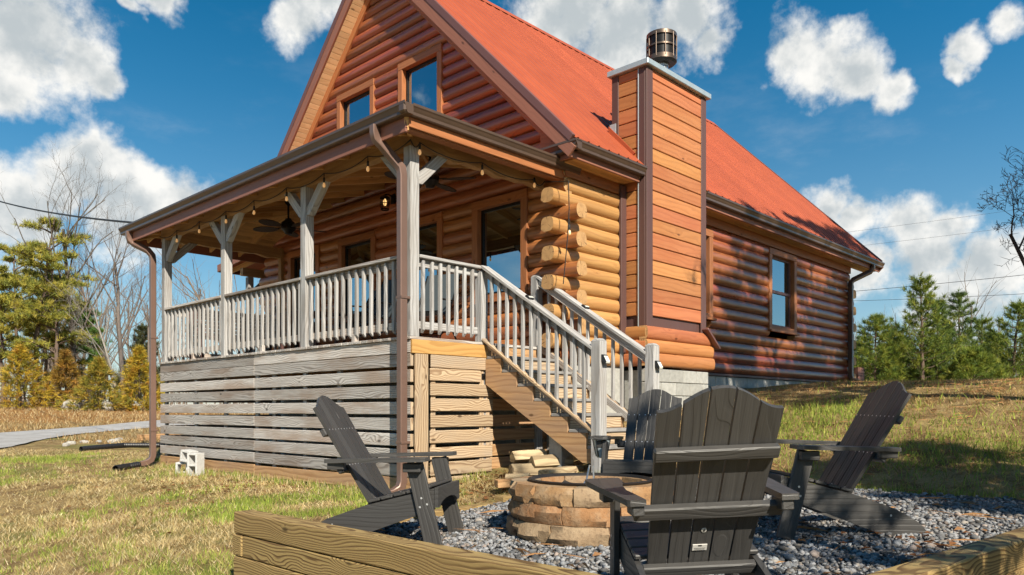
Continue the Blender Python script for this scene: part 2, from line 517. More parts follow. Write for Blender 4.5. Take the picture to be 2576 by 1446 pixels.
_box = {}
def box_mesh(name, L, w, h, mat, ch):
    key = (round(L, 3), round(w, 3), round(h, 3), mat, ch)
    if key in _box: return _box[key]
    ch = min(ch, L * .3, w * .3, h * .3)
    a, b, c = L / 2, w / 2, h / 2
    V = []; idx = {}
    for sx in (-1, 1):
        for sy in (-1, 1):
            for sz in (-1, 1):
                for ax in range(3):
                    p = [sx * (a - ch), sy * (b - ch), sz * (c - ch)]
                    p[ax] = (sx * a, sy * b, sz * c)[ax]
                    idx[(sx, sy, sz, ax)] = len(V); V.append(p)
    F = []
    for ax in range(3):
        u, v = [(1, 2), (2, 0), (0, 1)][ax]
        for s in (-1, 1):
            q = []
            for (su, sv) in ((-1, -1), (1, -1), (1, 1), (-1, 1)):
                k = [0, 0, 0]; k[ax] = s; k[u] = su; k[v] = sv
                q.append(idx[(k[0], k[1], k[2], ax)])
            F.append(q if s > 0 else q[::-1])
    for ax in range(3):   # edges along ax
        u, v = [(1, 2), (2, 0), (0, 1)][ax]
        for su in (-1, 1):
            for sv in (-1, 1):
                def K(s, a2):
                    k = [0, 0, 0]; k[ax] = s; k[u] = su; k[v] = sv
                    return idx[(k[0], k[1], k[2], a2)]
                q = [K(-1, u), K(1, u), K(1, v), K(-1, v)]
                F.append(q if su * sv < 0 else q[::-1])
    for sx in (-1, 1):
        for sy in (-1, 1):
            for sz in (-1, 1):
                q = [idx[(sx, sy, sz, i)] for i in range(3)]
                F.append(q if sx * sy * sz > 0 else q[::-1])
    me = mk(name, V, F, mat)
    _box[key] = me
    return me
def box(name, c, size, mat, parent=None, ch=.005):
    """axis aligned box; local x along its longest side"""
    sx, sy, sz = size
    la = max(range(3), key=lambda i: size[i])
    if la == 0: M, d = Matrix.Identity(3), (sx, sy, sz)
    elif la == 1: M, d = Matrix(((0, -1, 0), (1, 0, 0), (0, 0, 1))), (sy, sx, sz)
    else: M, d = Matrix(((0, 0, -1), (0, 1, 0), (1, 0, 0))), (sz, sy, sx)
    W = M.to_4x4(); W.translation = Vector(c)
    return obj(name, box_mesh(name, *d, mat, ch), parent, W)
def bx(name, x0, x1, y0, y1, z0, z1, mat, parent=None, ch=.005):
    return box(name, ((x0 + x1) / 2, (y0 + y1) / 2, (z0 + z1) / 2), (x1 - x0, y1 - y0, z1 - z0), mat, parent, ch)
def beam(name, p0, p1, w, h, mat, parent=None, up=(0, 0, 1), ch=.005):
    p0, p1 = Vector(p0), Vector(p1)
    X = (p1 - p0); L = X.length; X.normalize()
    Z = Vector(up); Y = Z.cross(X)
    W = frame((p0 + p1) / 2, X, Y)
    return obj(name, box_mesh(name, L, w, h, mat, ch), parent, W)
def prism(name, poly, depth, mat, parent=None, world=None, ch=0, smooth=None):
    """polygon in local x,z pulled along local y (centred)"""
    n = len(poly)
    area = sum(poly[i][0] * poly[(i + 1) % n][1] - poly[(i + 1) % n][0] * poly[i][1] for i in range(n))
    if area < 0: poly = poly[::-1]
    d = depth / 2
    V = [(x, -d, z) for x, z in poly] + [(x, d, z) for x, z in poly]
    F = [tuple(range(n)), tuple(range(2 * n - 1, n - 1, -1))]
    for i in range(n):
        j = (i + 1) % n
        F.append((i, i + n, j + n, j))
    return obj(name, mk(name, V, F, mat, smooth), parent, world)
def sweep(name, prof, path, mat, parent=None, side=(0, 1, 0), smooth=40, closed_ends=True):
    """profile (a,b) pushed along a path; a lies along `side`, b along tangent x side"""
    P = [Vector(p) for p in path]; V = []; F = []; n = len(prof)
    S = Vector(side).normalized()
    for i, p in enumerate(P):
        t = (P[min(i + 1, len(P) - 1)] - P[max(i - 1, 0)]).normalized()
        a = (S - t * S.dot(t)).normalized(); b = t.cross(a)
        k = 1.0
        if 0 < i < len(P) - 1:
            c = (P[i] - P[i - 1]).normalized().dot((P[i + 1] - P[i]).normalized())
            k = 1 / max(.6, math.sqrt((1 + c) / 2))
        for (u, v) in prof: V.append(p + a * u + b * v * k)
    for i in range(len(P) - 1):
        for j in range(n):
            k = (j + 1) % n
            F.append((i * n + j, i * n + k, (i + 1) * n + k, (i + 1) * n + j))
    if closed_ends:
        F.append(tuple(range(n - 1, -1, -1))); F.append(tuple((len(P) - 1) * n + j for j in range(n)))
    return obj(name, mk(name, V, F, mat, smooth), parent)
def circ(r, n=8): return [(r * math.cos(2 * math.pi * i / n), r * math.sin(2 * math.pi * i / n)) for i in range(n)]
def tube(name, path, r, mat, parent=None, n=8, side=None):
    P = [Vector(p) for p in path]
    t = (P[-1] - P[0]).normalized()
    if side is None: side = (0, 0, 1) if abs(t.z) < .8 else (1, 0, 0)
    return sweep(name, circ(r, n), path, mat, parent, side, 60)
def lathe_data(prof, n=20, c=(0, 0, 0)):
    V = []; F = []
    for (r, z) in prof:
        for i in range(n):
            a = 2 * math.pi * i / n
            V.append((c[0] + r * math.cos(a), c[1] + r * math.sin(a), c[2] + z))
    for k in range(len(prof) - 1):
        for i in range(n):
            j = (i + 1) % n
            F.append((k * n + i, k * n + j, (k + 1) * n + j, (k + 1) * n + i))
    return V, F
def lathe(name, prof, mat, parent=None, c=(0, 0, 0), n=20, smooth=35):
    V, F = lathe_data(prof, n)
    return obj(name, mk(name, V, F, mat, smooth), parent, Matrix.Translation(c))
def mesh_np(name, V, F, mat, col=None, smooth=False):
    me = bpy.data.meshes.new(name)
    V = np.asarray(V, np.float32); F = np.asarray(F, np.int32)
    k = F.shape[1]
    me.vertices.add(len(V)); me.vertices.foreach_set('co', V.ravel())
    me.loops.add(F.size); me.loops.foreach_set('vertex_index', F.ravel())
    me.polygons.add(len(F)); me.polygons.foreach_set('loop_start', np.arange(0, F.size, k, dtype=np.int32))
    if smooth: me.polygons.foreach_set('use_smooth', np.ones(len(F), bool))
    me.update(calc_edges=True)
    if col is not None:
        a = me.attributes.new('Col', 'FLOAT_COLOR', 'POINT')
        c = np.ones((len(V), 4), np.float32); c[:, :3] = col
        a.data.foreach_set('color', c.ravel())
    me.materials.append(MAT[mat])
    return me
def copy_tree(o, parent=None):
    c = o.copy(); coll.objects.link(c)
    if parent is not None:
        mpi = o.matrix_parent_inverse.copy(); mb = o.matrix_basis.copy()
        c.parent = parent; c.matrix_parent_inverse = mpi; c.matrix_basis = mb
    for ch in list(o.children): copy_tree(ch, c)
    return c

# ------------------------------------------------------------------ terrain
def vnoise(x, y, s=1., seed=0):
    x = np.asarray(x, float) * s; y = np.asarray(y, float) * s
    xi = np.floor(x).astype(np.int64); yi = np.floor(y).astype(np.int64)
    fx = x - xi; fy = y - yi
    fx = fx * fx * (3 - 2 * fx); fy = fy * fy * (3 - 2 * fy)
    def hsh(a, b):
        n = (a * 374761393 + b * 668265263 + seed * 1442695041) & 0x7fffffff
        n = ((n ^ (n >> 13)) * 1274126177) & 0x7fffffff
        return ((n ^ (n >> 16)) & 0xffff) / 65535.
    return (hsh(xi, yi) * (1 - fx) + hsh(xi + 1, yi) * fx) * (1 - fy) + (hsh(xi, yi + 1) * (1 - fx) + hsh(xi + 1, yi + 1) * fx) * fy
def sst(a, b, x):
    t = np.clip((np.asarray(x, float) - a) / (b - a), 0, 1)
    return t * t * (3 - 2 * t)
def terrain(x, y, bumps=True):
    x = np.asarray(x, float); y = np.asarray(y, float)
    z = np.interp(x, [-60, -5, 1.5, 2.6, 4, 5.67, 6.9, 7.6, 8.3, 10, 12, 14, 18, 24, 40, 90], [-1.5, -.8, -.50, -.38, -.22, -.15, .08, .18, .36, .84, 1.20, 1.36, 1.50, 1.54, 1.2, .4])
    lift = np.maximum(z + .15, 0) * sst(9.5, 15, y)
    z = z - lift
    # toward the driveway the low side levels out
    low = np.minimum(z + .15, 0) * sst(9, 20, y)
    z = z - low
    z = z + np.interp(y, [14, 20, 25, 30, 34, 40, 50, 120], [0, .17, .33, .46, .66, .98, 1.2, 1.3]) * (1 - sst(24, 40, x))
    z = z + .17 * np.exp(-((x - 7.35) ** 2 + (y - 5.3) ** 2) / .55)
    if bumps:
        z = z + (vnoise(x, y, .9, 3) - .5) * .05 + (vnoise(x, y, 3.1, 4) - .5) * .025
    return z
def gravel_z(x, y): return .050 * (np.asarray(x, float) - 4.25) + (vnoise(x, y, 1.6, 9) - .5) * .035
PAD = (2.56, 7.42, 1.0, 4.93)
def in_pad(x, y, e=0.):
    x = np.asarray(x); y = np.asarray(y)
    edge = 7.35 + (vnoise(x, y, 1.3, 5) - .5) * .5
    return (x > PAD[0] - e) & (x < edge + e) & (y > PAD[2] - e) & (y < PAD[3] + e)

def axis(segs):
    out = []
    for a, b, s in segs: out += list(np.arange(a, b, s))
    out.append(segs[-1][1]); return np.array(out)
gx = axis([(-220, -40, 15), (-40, -4, 2), (-4, 1, .5), (1, 12, .14), (12, 26, .35), (26, 60, 2), (60, 420, 20)])
gy = axis([(-220, -30, 15), (-30, -3, 1.5), (-3, 0, .5), (0, 9, .14), (9, 18, .3), (18, 46, .7), (46, 90, 3), (90, 420, 20)])
X, Y = np.meshgrid(gx, gy)
Zg = terrain(X, Y)
pad = in_pad(X, Y, .1)
Zg = np.where(pad, np.minimum(Zg, gravel_z(X, Y) - .06), Zg)
nx, ny = len(gx), len(gy)
ii = (np.arange(ny - 1)[:, None] * nx + np.arange(nx - 1)[None, :]).ravel()
Fg = np.stack([ii, ii + 1, ii + nx + 1, ii + nx], 1)
tag(obj('ground', mesh_np('ground', np.stack([X.ravel(), Y.ravel(), Zg.ravel()], 1), Fg, 'ground', smooth=True)), kind='structure')

# gravel driveway sweeping past behind the porch
ROAD_A = [(-6, 11.5), (-2, 13.6), (1.98, 16.94), (4.39, 19.98), (6.89, 24.03), (10.64, 27.56), (14.3, 28.9), (24, 31), (45, 34)]
ROAD_B = [(-9, 16.0), (-4, 18.6), (1.0, 22.2), (5.74, 26.09), (8.11, 28.31), (12.49, 32.35), (16.84, 33.9), (26, 36), (46, 39)]
def spline(P, n):
    P = [np.array(p, float) for p in P]; out = []
    for i in range(len(P) - 1):
        p0, p1, p2, p3 = P[max(i - 1, 0)], P[i], P[i + 1], P[min(i + 2, len(P) - 1)]
        for k in range(n):
            t = k / n
            out.append(.5 * (2 * p1 + (p2 - p0) * t + (2 * p0 - 5 * p1 + 4 * p2 - p3) * t * t + (3 * p1 - p0 - 3 * p2 + p3) * t ** 3))
    return np.array(out)
ra, rb = spline(ROAD_A, 14), spline(ROAD_B, 14)
pts = [Vector((p[0], p[1], 0)) for p in (ra + rb) / 2]
V = []; F = []
m_ = 11
for i in range(len(ra)):
    for k in range(m_):
        t = k / (m_ - 1)
        wob = .18 * math.sin(i * 1.9) + .12 * math.sin(i * .7 + 2)
        if k == 0: t -= .05 * wob
        if k == m_ - 1: t += .05 * wob
        q = ra[i] * (1 - t) + rb[i] * t
        V.append((q[0], q[1], float(terrain(q[0], q[1], False)) + .055 - .03 * abs(2 * t - 1) ** 4))
for i in range(len(ra) - 1):
    for k in range(m_ - 1):
        F.append((i * m_ + k, (i + 1) * m_ + k, (i + 1) * m_ + k + 1, i * m_ + k + 1)[::-1])
tag(obj('driveway', mk('driveway', V, F, 'road', 60)), kind='structure')

# ------------------------------------------------------------------ the log cabin
XG, YS, YRIDGE, ZRIDGE = 8.11, 6.77, 10.87, 9.0
XE, YN = 18.47, 14.97
cabin = empty('log_cabin', (8.11, 6.77, 1.2), 'orange stained log cabin with steep red metal roof and wooden chimney', 'cabin')
LOGP = [(-.12, -.098), (-.005, -.098), (.022, -.085), (.045, -.055), (.056, -.018), (.056, .022), (.046, .058), (.024, .086), (-.005, .098), (-.12, .098)]
FULLP = [(-.17, -.055), (-.165, -.02), (-.165, .02), (-.155, .06), (-.13, .088), (-.10, .098), (-.005, .098), (.024, .086), (.046, .058), (.056, .022), (.056, -.018), (.045, -.055), (.022, -.085), (-.005, -.098), (-.10, -.098), (-.13, -.088)]
def log_mesh(s0, s1, prof, h, cut0=None, cut1=None, mat='log'):
    n = len(prof); V = []
    a = sum(prof[i][0] * prof[(i + 1) % n][1] - prof[(i + 1) % n][0] * prof[i][1] for i in range(n))
    if a < 0: prof = prof[::-1]
    for e, (s, cut) in enumerate(((s0, cut0), (s1, cut1))):
        for (nn, zz) in prof:
            zz = zz * h / .196
            V.append((s + (cut * zz if cut else 0), nn, zz))
    F = [tuple(range(n - 1, -1, -1)), tuple(range(n, 2 * n))]
    for i in range(n):
        j = (i + 1) % n
        F.append((i, j, j + n, i + n))
    me = mk('log', V, F, mat, 50)
    me.materials.append(MAT['endgrain'])
    me.polygons[0].material_index = 1; me.polygons[1].material_index = 1
    return me
def wall_logs(parent, fr, s0, s1, z0, n, h, holes, ext0=None, ext1=None, prof=LOGP, mat='log'):
    """courses of logs along the frame x axis, split at window openings"""
    for k in range(n):
        zc = z0 + (k + .5) * h
        a = s0 - (ext0(k) if ext0 else 0); b = s1 + (ext1(k) if ext1 else 0)
        cuts = sorted([(ha, hb) for (ha, hb, hz0, hz1) in holes if zc + h * .35 > hz0 and zc - h * .35 < hz1])
        segs = []; cur = a
        for (ha, hb) in cuts:
            if ha > cur: segs.append((cur, ha))
            cur = max(cur, hb)
        if cur < b: segs.append((cur, b))
        for (p, q) in segs:
            if q - p < .05: continue
            mid = (p + q) / 2
            W = fr @ Matrix.Translation((mid, random.uniform(-.007, .007), zc)) @ Matrix.Rotation(random.uniform(-.05, .05), 4, 'X')
            cross = (p == a and ext0 and ext0(k) > .1) or (q == b and ext1 and ext1(k) > .1)
            obj('log', log_mesh(p - mid, q - mid, FULLP if cross else prof, h, mat=mat), parent, W)

GF = frame((XG, 0, 0), (0, 1, 0), (-1, 0, 0))     # gable wall: s = y
SF = frame((0, YS, 0), (-1, 0, 0), (0, -1, 0))    # eave wall: s = -x
LH = .197
Z0 = 1.545
low_windows = [(7.42, 8.57, 2.50, 4.07), (9.265, 10.42, 2.50, 4.06), (11.06, 12.215, 2.50, 4.06), (12.86, 14.02, 1.80, 4.08)]
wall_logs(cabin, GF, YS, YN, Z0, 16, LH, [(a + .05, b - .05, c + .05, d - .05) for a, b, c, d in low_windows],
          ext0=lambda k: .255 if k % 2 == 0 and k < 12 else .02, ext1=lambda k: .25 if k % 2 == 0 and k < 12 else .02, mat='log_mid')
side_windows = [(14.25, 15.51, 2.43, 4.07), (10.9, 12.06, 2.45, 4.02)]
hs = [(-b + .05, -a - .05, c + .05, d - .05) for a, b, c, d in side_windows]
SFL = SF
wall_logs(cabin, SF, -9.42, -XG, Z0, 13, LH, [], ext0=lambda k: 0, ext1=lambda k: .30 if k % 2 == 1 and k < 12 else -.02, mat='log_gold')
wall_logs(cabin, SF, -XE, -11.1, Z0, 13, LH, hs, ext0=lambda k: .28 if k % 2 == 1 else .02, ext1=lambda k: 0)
# log ends of the far gable showing past the corner
for k in range(0, 12, 2):
    W = frame((XE + .1, YS - .12, Z0 + (k + .5) * LH), (0, 1, 0), (1, 0, 0))
    obj('log', log_mesh(-.14, .25, FULLP, LH), cabin, frame((XE + .02, YS - .0, Z0 + (k + .5) * LH), (0, 1, 0), (-1, 0, 0)))
bx('frieze_beam', XG - .02, 9.42, YS - .05, YS + .1, 4.105, 4.30, 'trim_orange', cabin)
bx('frieze_beam', 11.1, XE + .1, YS - .05, YS + .1, 4.105, 4.30, 'trim_orange', cabin)
bx('sill_board', 11.32, XE, YS - .02, YS + .05, 1.50, 1.545, 'trim_brown', cabin)
# upper gable: each log cut to the rake
def yr(z): return 7.15 + (z - 4.89)
up_windows = [(9.275, 10.401, 5.0, 6.765), (11.094, 12.247, 5.6, 6.745)]
GH = .188
k = 0
zb = 4.70
while zb + GH < 8.75:
    zc = zb + GH / 2
    a = yr(zc) - .12; b = 2 * YRIDGE - a
    cuts = sorted([(p + .05, q - .05) for (p, q, c, d) in up_windows if zc + GH * .35 > c + .05 and zc - GH * .35 < d - .05])
    segs = []; cur = a
    for (p, q) in cuts: segs.append((cur, p)); cur = q
    segs.append((cur, b))
    for (p, q) in segs:
        mid = (p + q) / 2
        c0 = 1. if p == a else None; c1 = -1. if q == b else None
        obj('log', log_mesh(p - mid, q - mid, LOGP, GH, c0, c1), cabin, GF @ Matrix.Translation((mid, random.uniform(-.006, .006), zc)))
    zb += GH
# dark rooms behind the panes
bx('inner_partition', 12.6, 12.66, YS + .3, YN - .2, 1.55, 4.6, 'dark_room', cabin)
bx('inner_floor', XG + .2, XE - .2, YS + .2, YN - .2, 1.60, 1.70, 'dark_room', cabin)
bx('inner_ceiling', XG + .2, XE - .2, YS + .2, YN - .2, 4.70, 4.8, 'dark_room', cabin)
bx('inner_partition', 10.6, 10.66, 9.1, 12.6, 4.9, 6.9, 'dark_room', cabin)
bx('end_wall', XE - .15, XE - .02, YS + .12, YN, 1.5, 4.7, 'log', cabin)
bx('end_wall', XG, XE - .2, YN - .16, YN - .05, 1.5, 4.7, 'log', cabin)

def window(parent, fr, a, b, z0, z1, tw=.125, hung=False, sill=True):
    """s range a..b and height z0..z1 of the outer trim"""
    ia, ib, iz0, iz1 = a + tw, b - tw, z0 + tw, z1 - tw
    def bar(name, s0, s1, n0, n1, q0, q1, mat, par):
        c = fr @ Vector(((s0 + s1) / 2, (n0 + n1) / 2, (q0 + q1) / 2))
        L, w, h = s1 - s0, n1 - n0, q1 - q0
        W = fr.copy(); W.translation = c
        if h > L:
            W = W @ Matrix.Rotation(R(-90), 4, 'Y'); L, h = h, L
        return obj(name, box_mesh(name, L, w, h, mat, .004), par, W)
    win = bar('window', ia - .01, ib + .01, -.06, -.02, iz0 - .01, iz0 + .05, 'black_metal' if not hung else 'rake_metal', parent)
    fm = 'black_metal' if not hung else 'rake_metal'
    bar('sash', ia - .01, ia + .045, -.058, -.015, iz0, iz1, fm, win)
    bar('sash', ib - .045, ib + .01, -.058, -.015, iz0, iz1, fm, win)
    bar('sash', ia, ib, -.056, -.018, iz1 - .045, iz1 + .01, fm, win)
    if hung: bar('sash', ia, ib, -.055, -.005, (iz0 + iz1) / 2 - .03, (iz0 + iz1) / 2 + .03, fm, win)
    if hung:
        bar('pane', ia + .03, ib - .03, -.045, -.040, (iz0 + iz1) / 2, iz1 - .02, 'pane', win)
        bar('pane', ia + .03, ib - .03, -.035, -.030, iz0 + .03, (iz0 + iz1) / 2, 'pane', win)
    else:
        bar('pane', ia + .03, ib - .03, -.040, -.034, iz0 + .03, iz1 - .03, 'pane', win)
    n0, n1 = -.08, .075
    bar('trim', a, b, n0, n1, z1 - tw, z1, 'trim_orange', win)
    bar('trim', a, a + tw, n0 + .002, n1 - .004, z0 + tw, z1 - tw, 'trim_orange', win)
    bar('trim', b - tw, b, n0 + .002, n1 - .004, z0 + tw, z1 - tw, 'trim_orange', win)
    bar('trim', a, b, n0, n1 - .002, z0, z0 + tw, 'trim_orange', win)
    if sill: bar('sill', a - .03, b + .03, n0, n1 + .05, z0 + .0, z0 + .04, 'trim_orange', win)
    return win
for (a, b, c, d) in low_windows: window(cabin, GF, a, b, c, d)
for (a, b, c, d) in up_windows: window(cabin, GF, a, b, c, d, .115)
for (a, b, c, d) in side_windows: window(cabin, SF, -b, -a, c, d, .12, hung=True)

# foundation blocks
def cmu_row(x0, x1, y, z, first=.4):
    x = x0; w = first
    while x < x1 - .02:
        e = min(x + w, x1)
        bx('block', x + .004, e - .004, y, y + .15, z + .004, z + .196, 'cmu', fnd, .007)
        x = e; w = .40
fnd = bx('foundation', 9.47, XE - .05, YS + .14, YS + .3, .0, 1.50, 'cmu', cabin)
for i in range(4): cmu_row(11.3, XE - .02, YS + .02, 1.30 - .2 * i, .4 if i % 2 else .2)
fnd2 = bx('foundation', 9.55, 11.1, 6.47, 6.8, .1, 1.49, 'cmu', cabin)
fnd_keep, fnd = fnd, fnd2
for i in range(6): cmu_row(9.45, 11.22, 6.32, 1.31 - .2 * i, .4 if i % 2 else .2)
bx('foundation', XG + .02, 9.45, YS + .03, YS + .2, .1, 1.54, 'cmu', cabin)
bx('foundation', XG + .04, XG + .2, YS + .2, YN, -.4, 1.54, 'cmu', cabin)
bx('foundation', XE - .25, XE - .05, YS + .3, YN, .2, 1.5, 'cmu', cabin)

# ---- roof
T_ROOF = .226
roof = empty('roof', (XG, YRIDGE, ZRIDGE), parent=cabin)
X0R, X1R = 7.79, 19.60
YEAVE = 6.36
def slab(name, x0, x1, mat, t0, t1, sgn, par):
    """slab between perpendicular depths t0..t1 below the roof plane"""
    q0, q1 = t0 * math.sqrt(2), t1 * math.sqrt(2)
    y0 = YEAVE + .03
    poly = [(y0, ZRIDGE - (YRIDGE - y0) - q0), (YRIDGE, ZRIDGE - q0), (YRIDGE, ZRIDGE - q1), (y0 + .06, ZRIDGE - (YRIDGE - y0 - .06) - q1)]
    if sgn < 0: poly = [(2 * YRIDGE - y, z) for y, z in poly]
    poly = [(y, z) for y, z in poly]
    W = frame(((x0 + x1) / 2, 0, 0), (0, 1, 0), (-1, 0, 0))
    return prism(name, poly, x1 - x0, mat, par, W)
slab('roof_deck', X0R + .03, X1R - .03, 'soffit', .024, T_ROOF - .02, 1, roof)
slab('roof_deck', X0R + .03, X1R - .03, 'soffit', .024, T_ROOF - .02, -1, roof)
s45 = math.sqrt(.5)
def roof_panel(x0, x1, sgn):
    n = 4; w = (x1 - x0); V = []; prof = []
    for i in range(n):
        b = i * w / n
        prof += [(b, 0), (b + .075, 0), (b + .088, .014), (b + .112, .014), (b + .125, 0)]
        prof += [(b + .16, .003), (b + .175, 0)]
    prof.append((w, 0))
    slope = (YRIDGE - YEAVE) * math.sqrt(2)
    for (a, h) in prof:
        for s in (0, slope):
            V.append((a - w / 2, s, h))
    F = [(2 * i, 2 * i + 2, 2 * i + 3, 2 * i + 1) for i in range(len(prof) - 1)]
    me = mk('roof_panel', V, F, 'roof_red')
    if sgn > 0: W = frame(((x0 + x1) / 2, YEAVE, ZRIDGE - (YRIDGE - YEAVE) - .004), (1, 0, 0), (0, s45, s45))
    else: W = frame(((x0 + x1) / 2, 2 * YRIDGE - YEAVE, ZRIDGE - (YRIDGE - YEAVE) - .004), (-1, 0, 0), (0, -s45, s45))
    return obj('roof_panel', me, roof, W)
npan = 13
for i in range(npan):
    a = X0R + (X1R - X0R) * i / npan; b = X0R + (X1R - X0R) * (i + 1) / npan
    roof_panel(a, b, 1); roof_panel(a, b, -1)
# ridge cap
W = frame(((X0R + X1R) / 2, 0, 0), (0, 1, 0), (-1, 0, 0))
prism('ridge_cap', [(YRIDGE - .17, ZRIDGE - .145), (YRIDGE, ZRIDGE + .032), (YRIDGE + .17, ZRIDGE - .145), (YRIDGE, ZRIDGE + .015)], X1R - X0R + .04, 'roof_red', roof, W)
# rake boards and soffit
for sgn in (1, -1):
    for xr_, (m1, m2) in ((X0R, ('fascia', 'rake_metal')), (X1R, ('fascia', 'rake_metal'))):
        def rk(name, t0, t1, xa, xb, mat):
            q0, q1 = t0 * math.sqrt(2), t1 * math.sqrt(2)
            ya = YEAVE + .02
            yy = lambda y: y if sgn > 0 else 2 * YRIDGE - y
            L0 = Vector((0, yy(ya), ZRIDGE - (YRIDGE - ya) - (q0 + q1) / 2)); L1 = Vector((0, YRIDGE, ZRIDGE - (q0 + q1) / 2))
            L0.x = L1.x = (xa + xb) / 2
            up = Vector((0, -1 if sgn > 0 else 1, 1))
            beam(name, L0, L1, abs(xb - xa), t1 - t0, mat, roof, up=up)
        o = -1 if xr_ < 10 else 1
        rk('rake_board', .075, T_ROOF + .012, xr_ - o * .03, xr_ + o * .012, m1)
        rk('rake_trim', -.022, .080, xr_ - o * .035, xr_ + o * .022, m2)
# soffit boards under the overhang of the far slope
t = T_ROOF
nb = 62
slope_len = (YRIDGE - YEAVE) * math.sqrt(2)
for sgn in (-1, 1):
    for i in range(nb):
        s = (i + .5) * slope_len / nb
        y = YEAVE + s * s45; z = ZRIDGE - (YRIDGE - YEAVE) + s * s45
        c = Vector(((X0R + XG) / 2 + .03, y + t * s45, z - t * s45))
        Yd = Vector((0, s45, s45))
        if sgn < 0: c.y = 2 * YRIDGE - c.y; Yd = Vector((0, -s45, s45))
        obj('soffit_board', box_mesh('soffit_board', XG - X0R, slope_len / nb - .006, .02, 'soffit', .004), roof, frame(c, (1, 0, 0), Yd))
# trim where soffit meets the gable logs
for sgn in (1, -1):
    q = (T_ROOF + .075) * math.sqrt(2)
    yy = lambda y: y if sgn > 0 else 2 * YRIDGE - y
    p0 = Vector((XG - .055, yy(6.9), ZRIDGE - (YRIDGE - 6.9) - q)); p1 = Vector((XG - .055, YRIDGE, ZRIDGE - q))
    beam('rake_frieze', p0, p1, .05, .13, 'trim_orange', roof, up=Vector((0, -1 if sgn > 0 else 1, 1)))

# eave: fascia, soffit, gutter
GUT = [(0, 0), (.075, 0), (.088, .012), (.088, .045), (.098, .06), (.112, .085), (.125, .10), (.125, .128), (.115, .128), (.115, .108), (0, .112)]
def gutter(par, x0, x1, y, ztop, fr_dir, mat='gutter'):
    """fr_dir 'y-' : runs along x and faces -y ; 'x-' : runs along y and faces -x"""
    prof = [(a, b - .128) for a, b in GUT]
    L = x1 - x0
    if fr_dir == 'y-': W = frame(((x0 + x1) / 2, y + .125, ztop), (0, -1, 0), (1, 0, 0))
    else: W = frame((y + .125, (x0 + x1) / 2, ztop), (-1, 0, 0), (0, -1, 0))
    return prism('gutter', prof, L, mat, par, W)
for (a, b) in ((7.79, 9.43), (11.17, 19.62)):
    gutter(cabin, a, b, 6.30, 4.45, 'y-')
    bx('fascia', a + .02, b - .02, 6.425, 6.455, 4.24, 4.44, 'fascia', cabin)
    for i in range(3):
        bx('eave_soffit_board', max(a + .03, 8.0 if a < 8 else 0), b - .03, 6.46 + i * .104, 6.46 + i * .104 + .1, 4.262, 4.28, 'ceiling', cabin)
gutter(cabin, 6.30, 6.92, 7.775, 4.45, 'x-')
bx('fascia', 7.90, 7.93, 6.44, 6.98, 4.26, 4.46, 'fascia', cabin)
prism('eave_return', [(6.44, 4.28), (7.05, 4.28), (7.05, 4.88), (6.9, 4.74)], .2, 'trim_orange', cabin, frame((8.02, 0, 0), (0, 1, 0), (-1, 0, 0)))
RECT = [(-.036, -.05), (.036, -.05), (.045, -.04), (.045, .04), (.036, .05), (-.036, .05), (-.045, .04), (-.045, -.04)]
sweep('downspout', RECT, [(19.0, 6.38, 4.33), (19.0, 6.38, 4.24), (18.97, 6.42, 4.17), (18.42, 6.62, 3.93), (18.36, 6.65, 3.86), (18.36, 6.65, 3.7), (18.36, 6.65, 1.70), (18.36, 6.62, 1.60), (18.40, 6.45, 1.54)], 'gutter', cabin, (1, 0, 0))

# ---- chimney
chim = empty('chimney', (10.3, 6.55, 1.5), parent=cabin)
CX0, CX1, CY, CZ0, CZ1 = 9.44, 11.15, 6.32, 2.11, 5.94
bx('core', CX0 + .04, CX1 - .04, CY + .05, 6.93, CZ0 - .5, CZ1 - .02, 'trim_brown', chim)
P = .207
z = CZ1 - .135 - P * 17
i = 0
while z < CZ1 - .01:
    z0 = max(z, CZ0); z1 = min(z + P, CZ1)
    if z1 - z0 > .03:
        for (a, b, nm) in ((CX0 + .15, CX1 - .14, 'f'),):
            bx('siding_board', a, b, CY + .012, CY + .04, z0 + .006, z1 - .006, 'siding', chim, .008)
        bx('siding_board', CX0 + .012, CX0 + .04, CY + .15, 6.86, z0 + .006, z1 - .006, 'siding', chim, .008)
        bx('siding_board', CX1 - .04, CX1 - .012, CY + .15, 6.86, z0 + .006, z1 - .006, 'siding', chim, .008)
    z += P
bx('corner_trim', CX0, CX0 + .16, CY, CY + .03, CZ0, CZ1, 'trim_brown', chim)
bx('corner_trim', CX0 - .002, CX0 + .03, CY + .032, CY + .16, CZ0, CZ1, 'trim_brown', chim)
bx('corner_trim', CX1 - .15, CX1, CY, CY + .03, CZ0, CZ1, 'trim_brown', chim)
bx('corner_trim', CX1 - .03, CX1 + .002, CY + .032, CY + .16, CZ0, CZ1, 'trim_brown', chim)
bx('corner_trim', CX0 - .003, CX0 + .03, 6.83, 6.95, 4.98, CZ1, 'trim_brown', chim)
bx('corner_trim', CX0 - .13, CX0 + .004, YS - .09, YS - .045, 1.75, 4.24, 'trim_brown', chim)
bx('metal_edge', CX0 - .008, CX0 - .0, CY + .14, CY + .155, CZ0, CZ1, 'galv', chim, .001)
bx('chimney_cap', CX0 - .06, CX1 + .06, CY - .06, 7.0, CZ1, CZ1 + .085, 'galv', chim, .008)
lathe('flue_pipe', [(.105, 0), (.105, .55)], 'steel', chim, (10.3, 6.62, CZ1 + .08))
for zz in (.16, .34): lathe('flue_band', [(.108, 0), (.113, .004), (.113, .02), (.108, .024)], 'steel', chim, (10.3, 6.62, CZ1 + zz))
cz = 6.365
lathe('flue_screen', [(.215, 0), (.215, .40)], 'black_metal', chim, (10.3, 6.62, cz), 24)
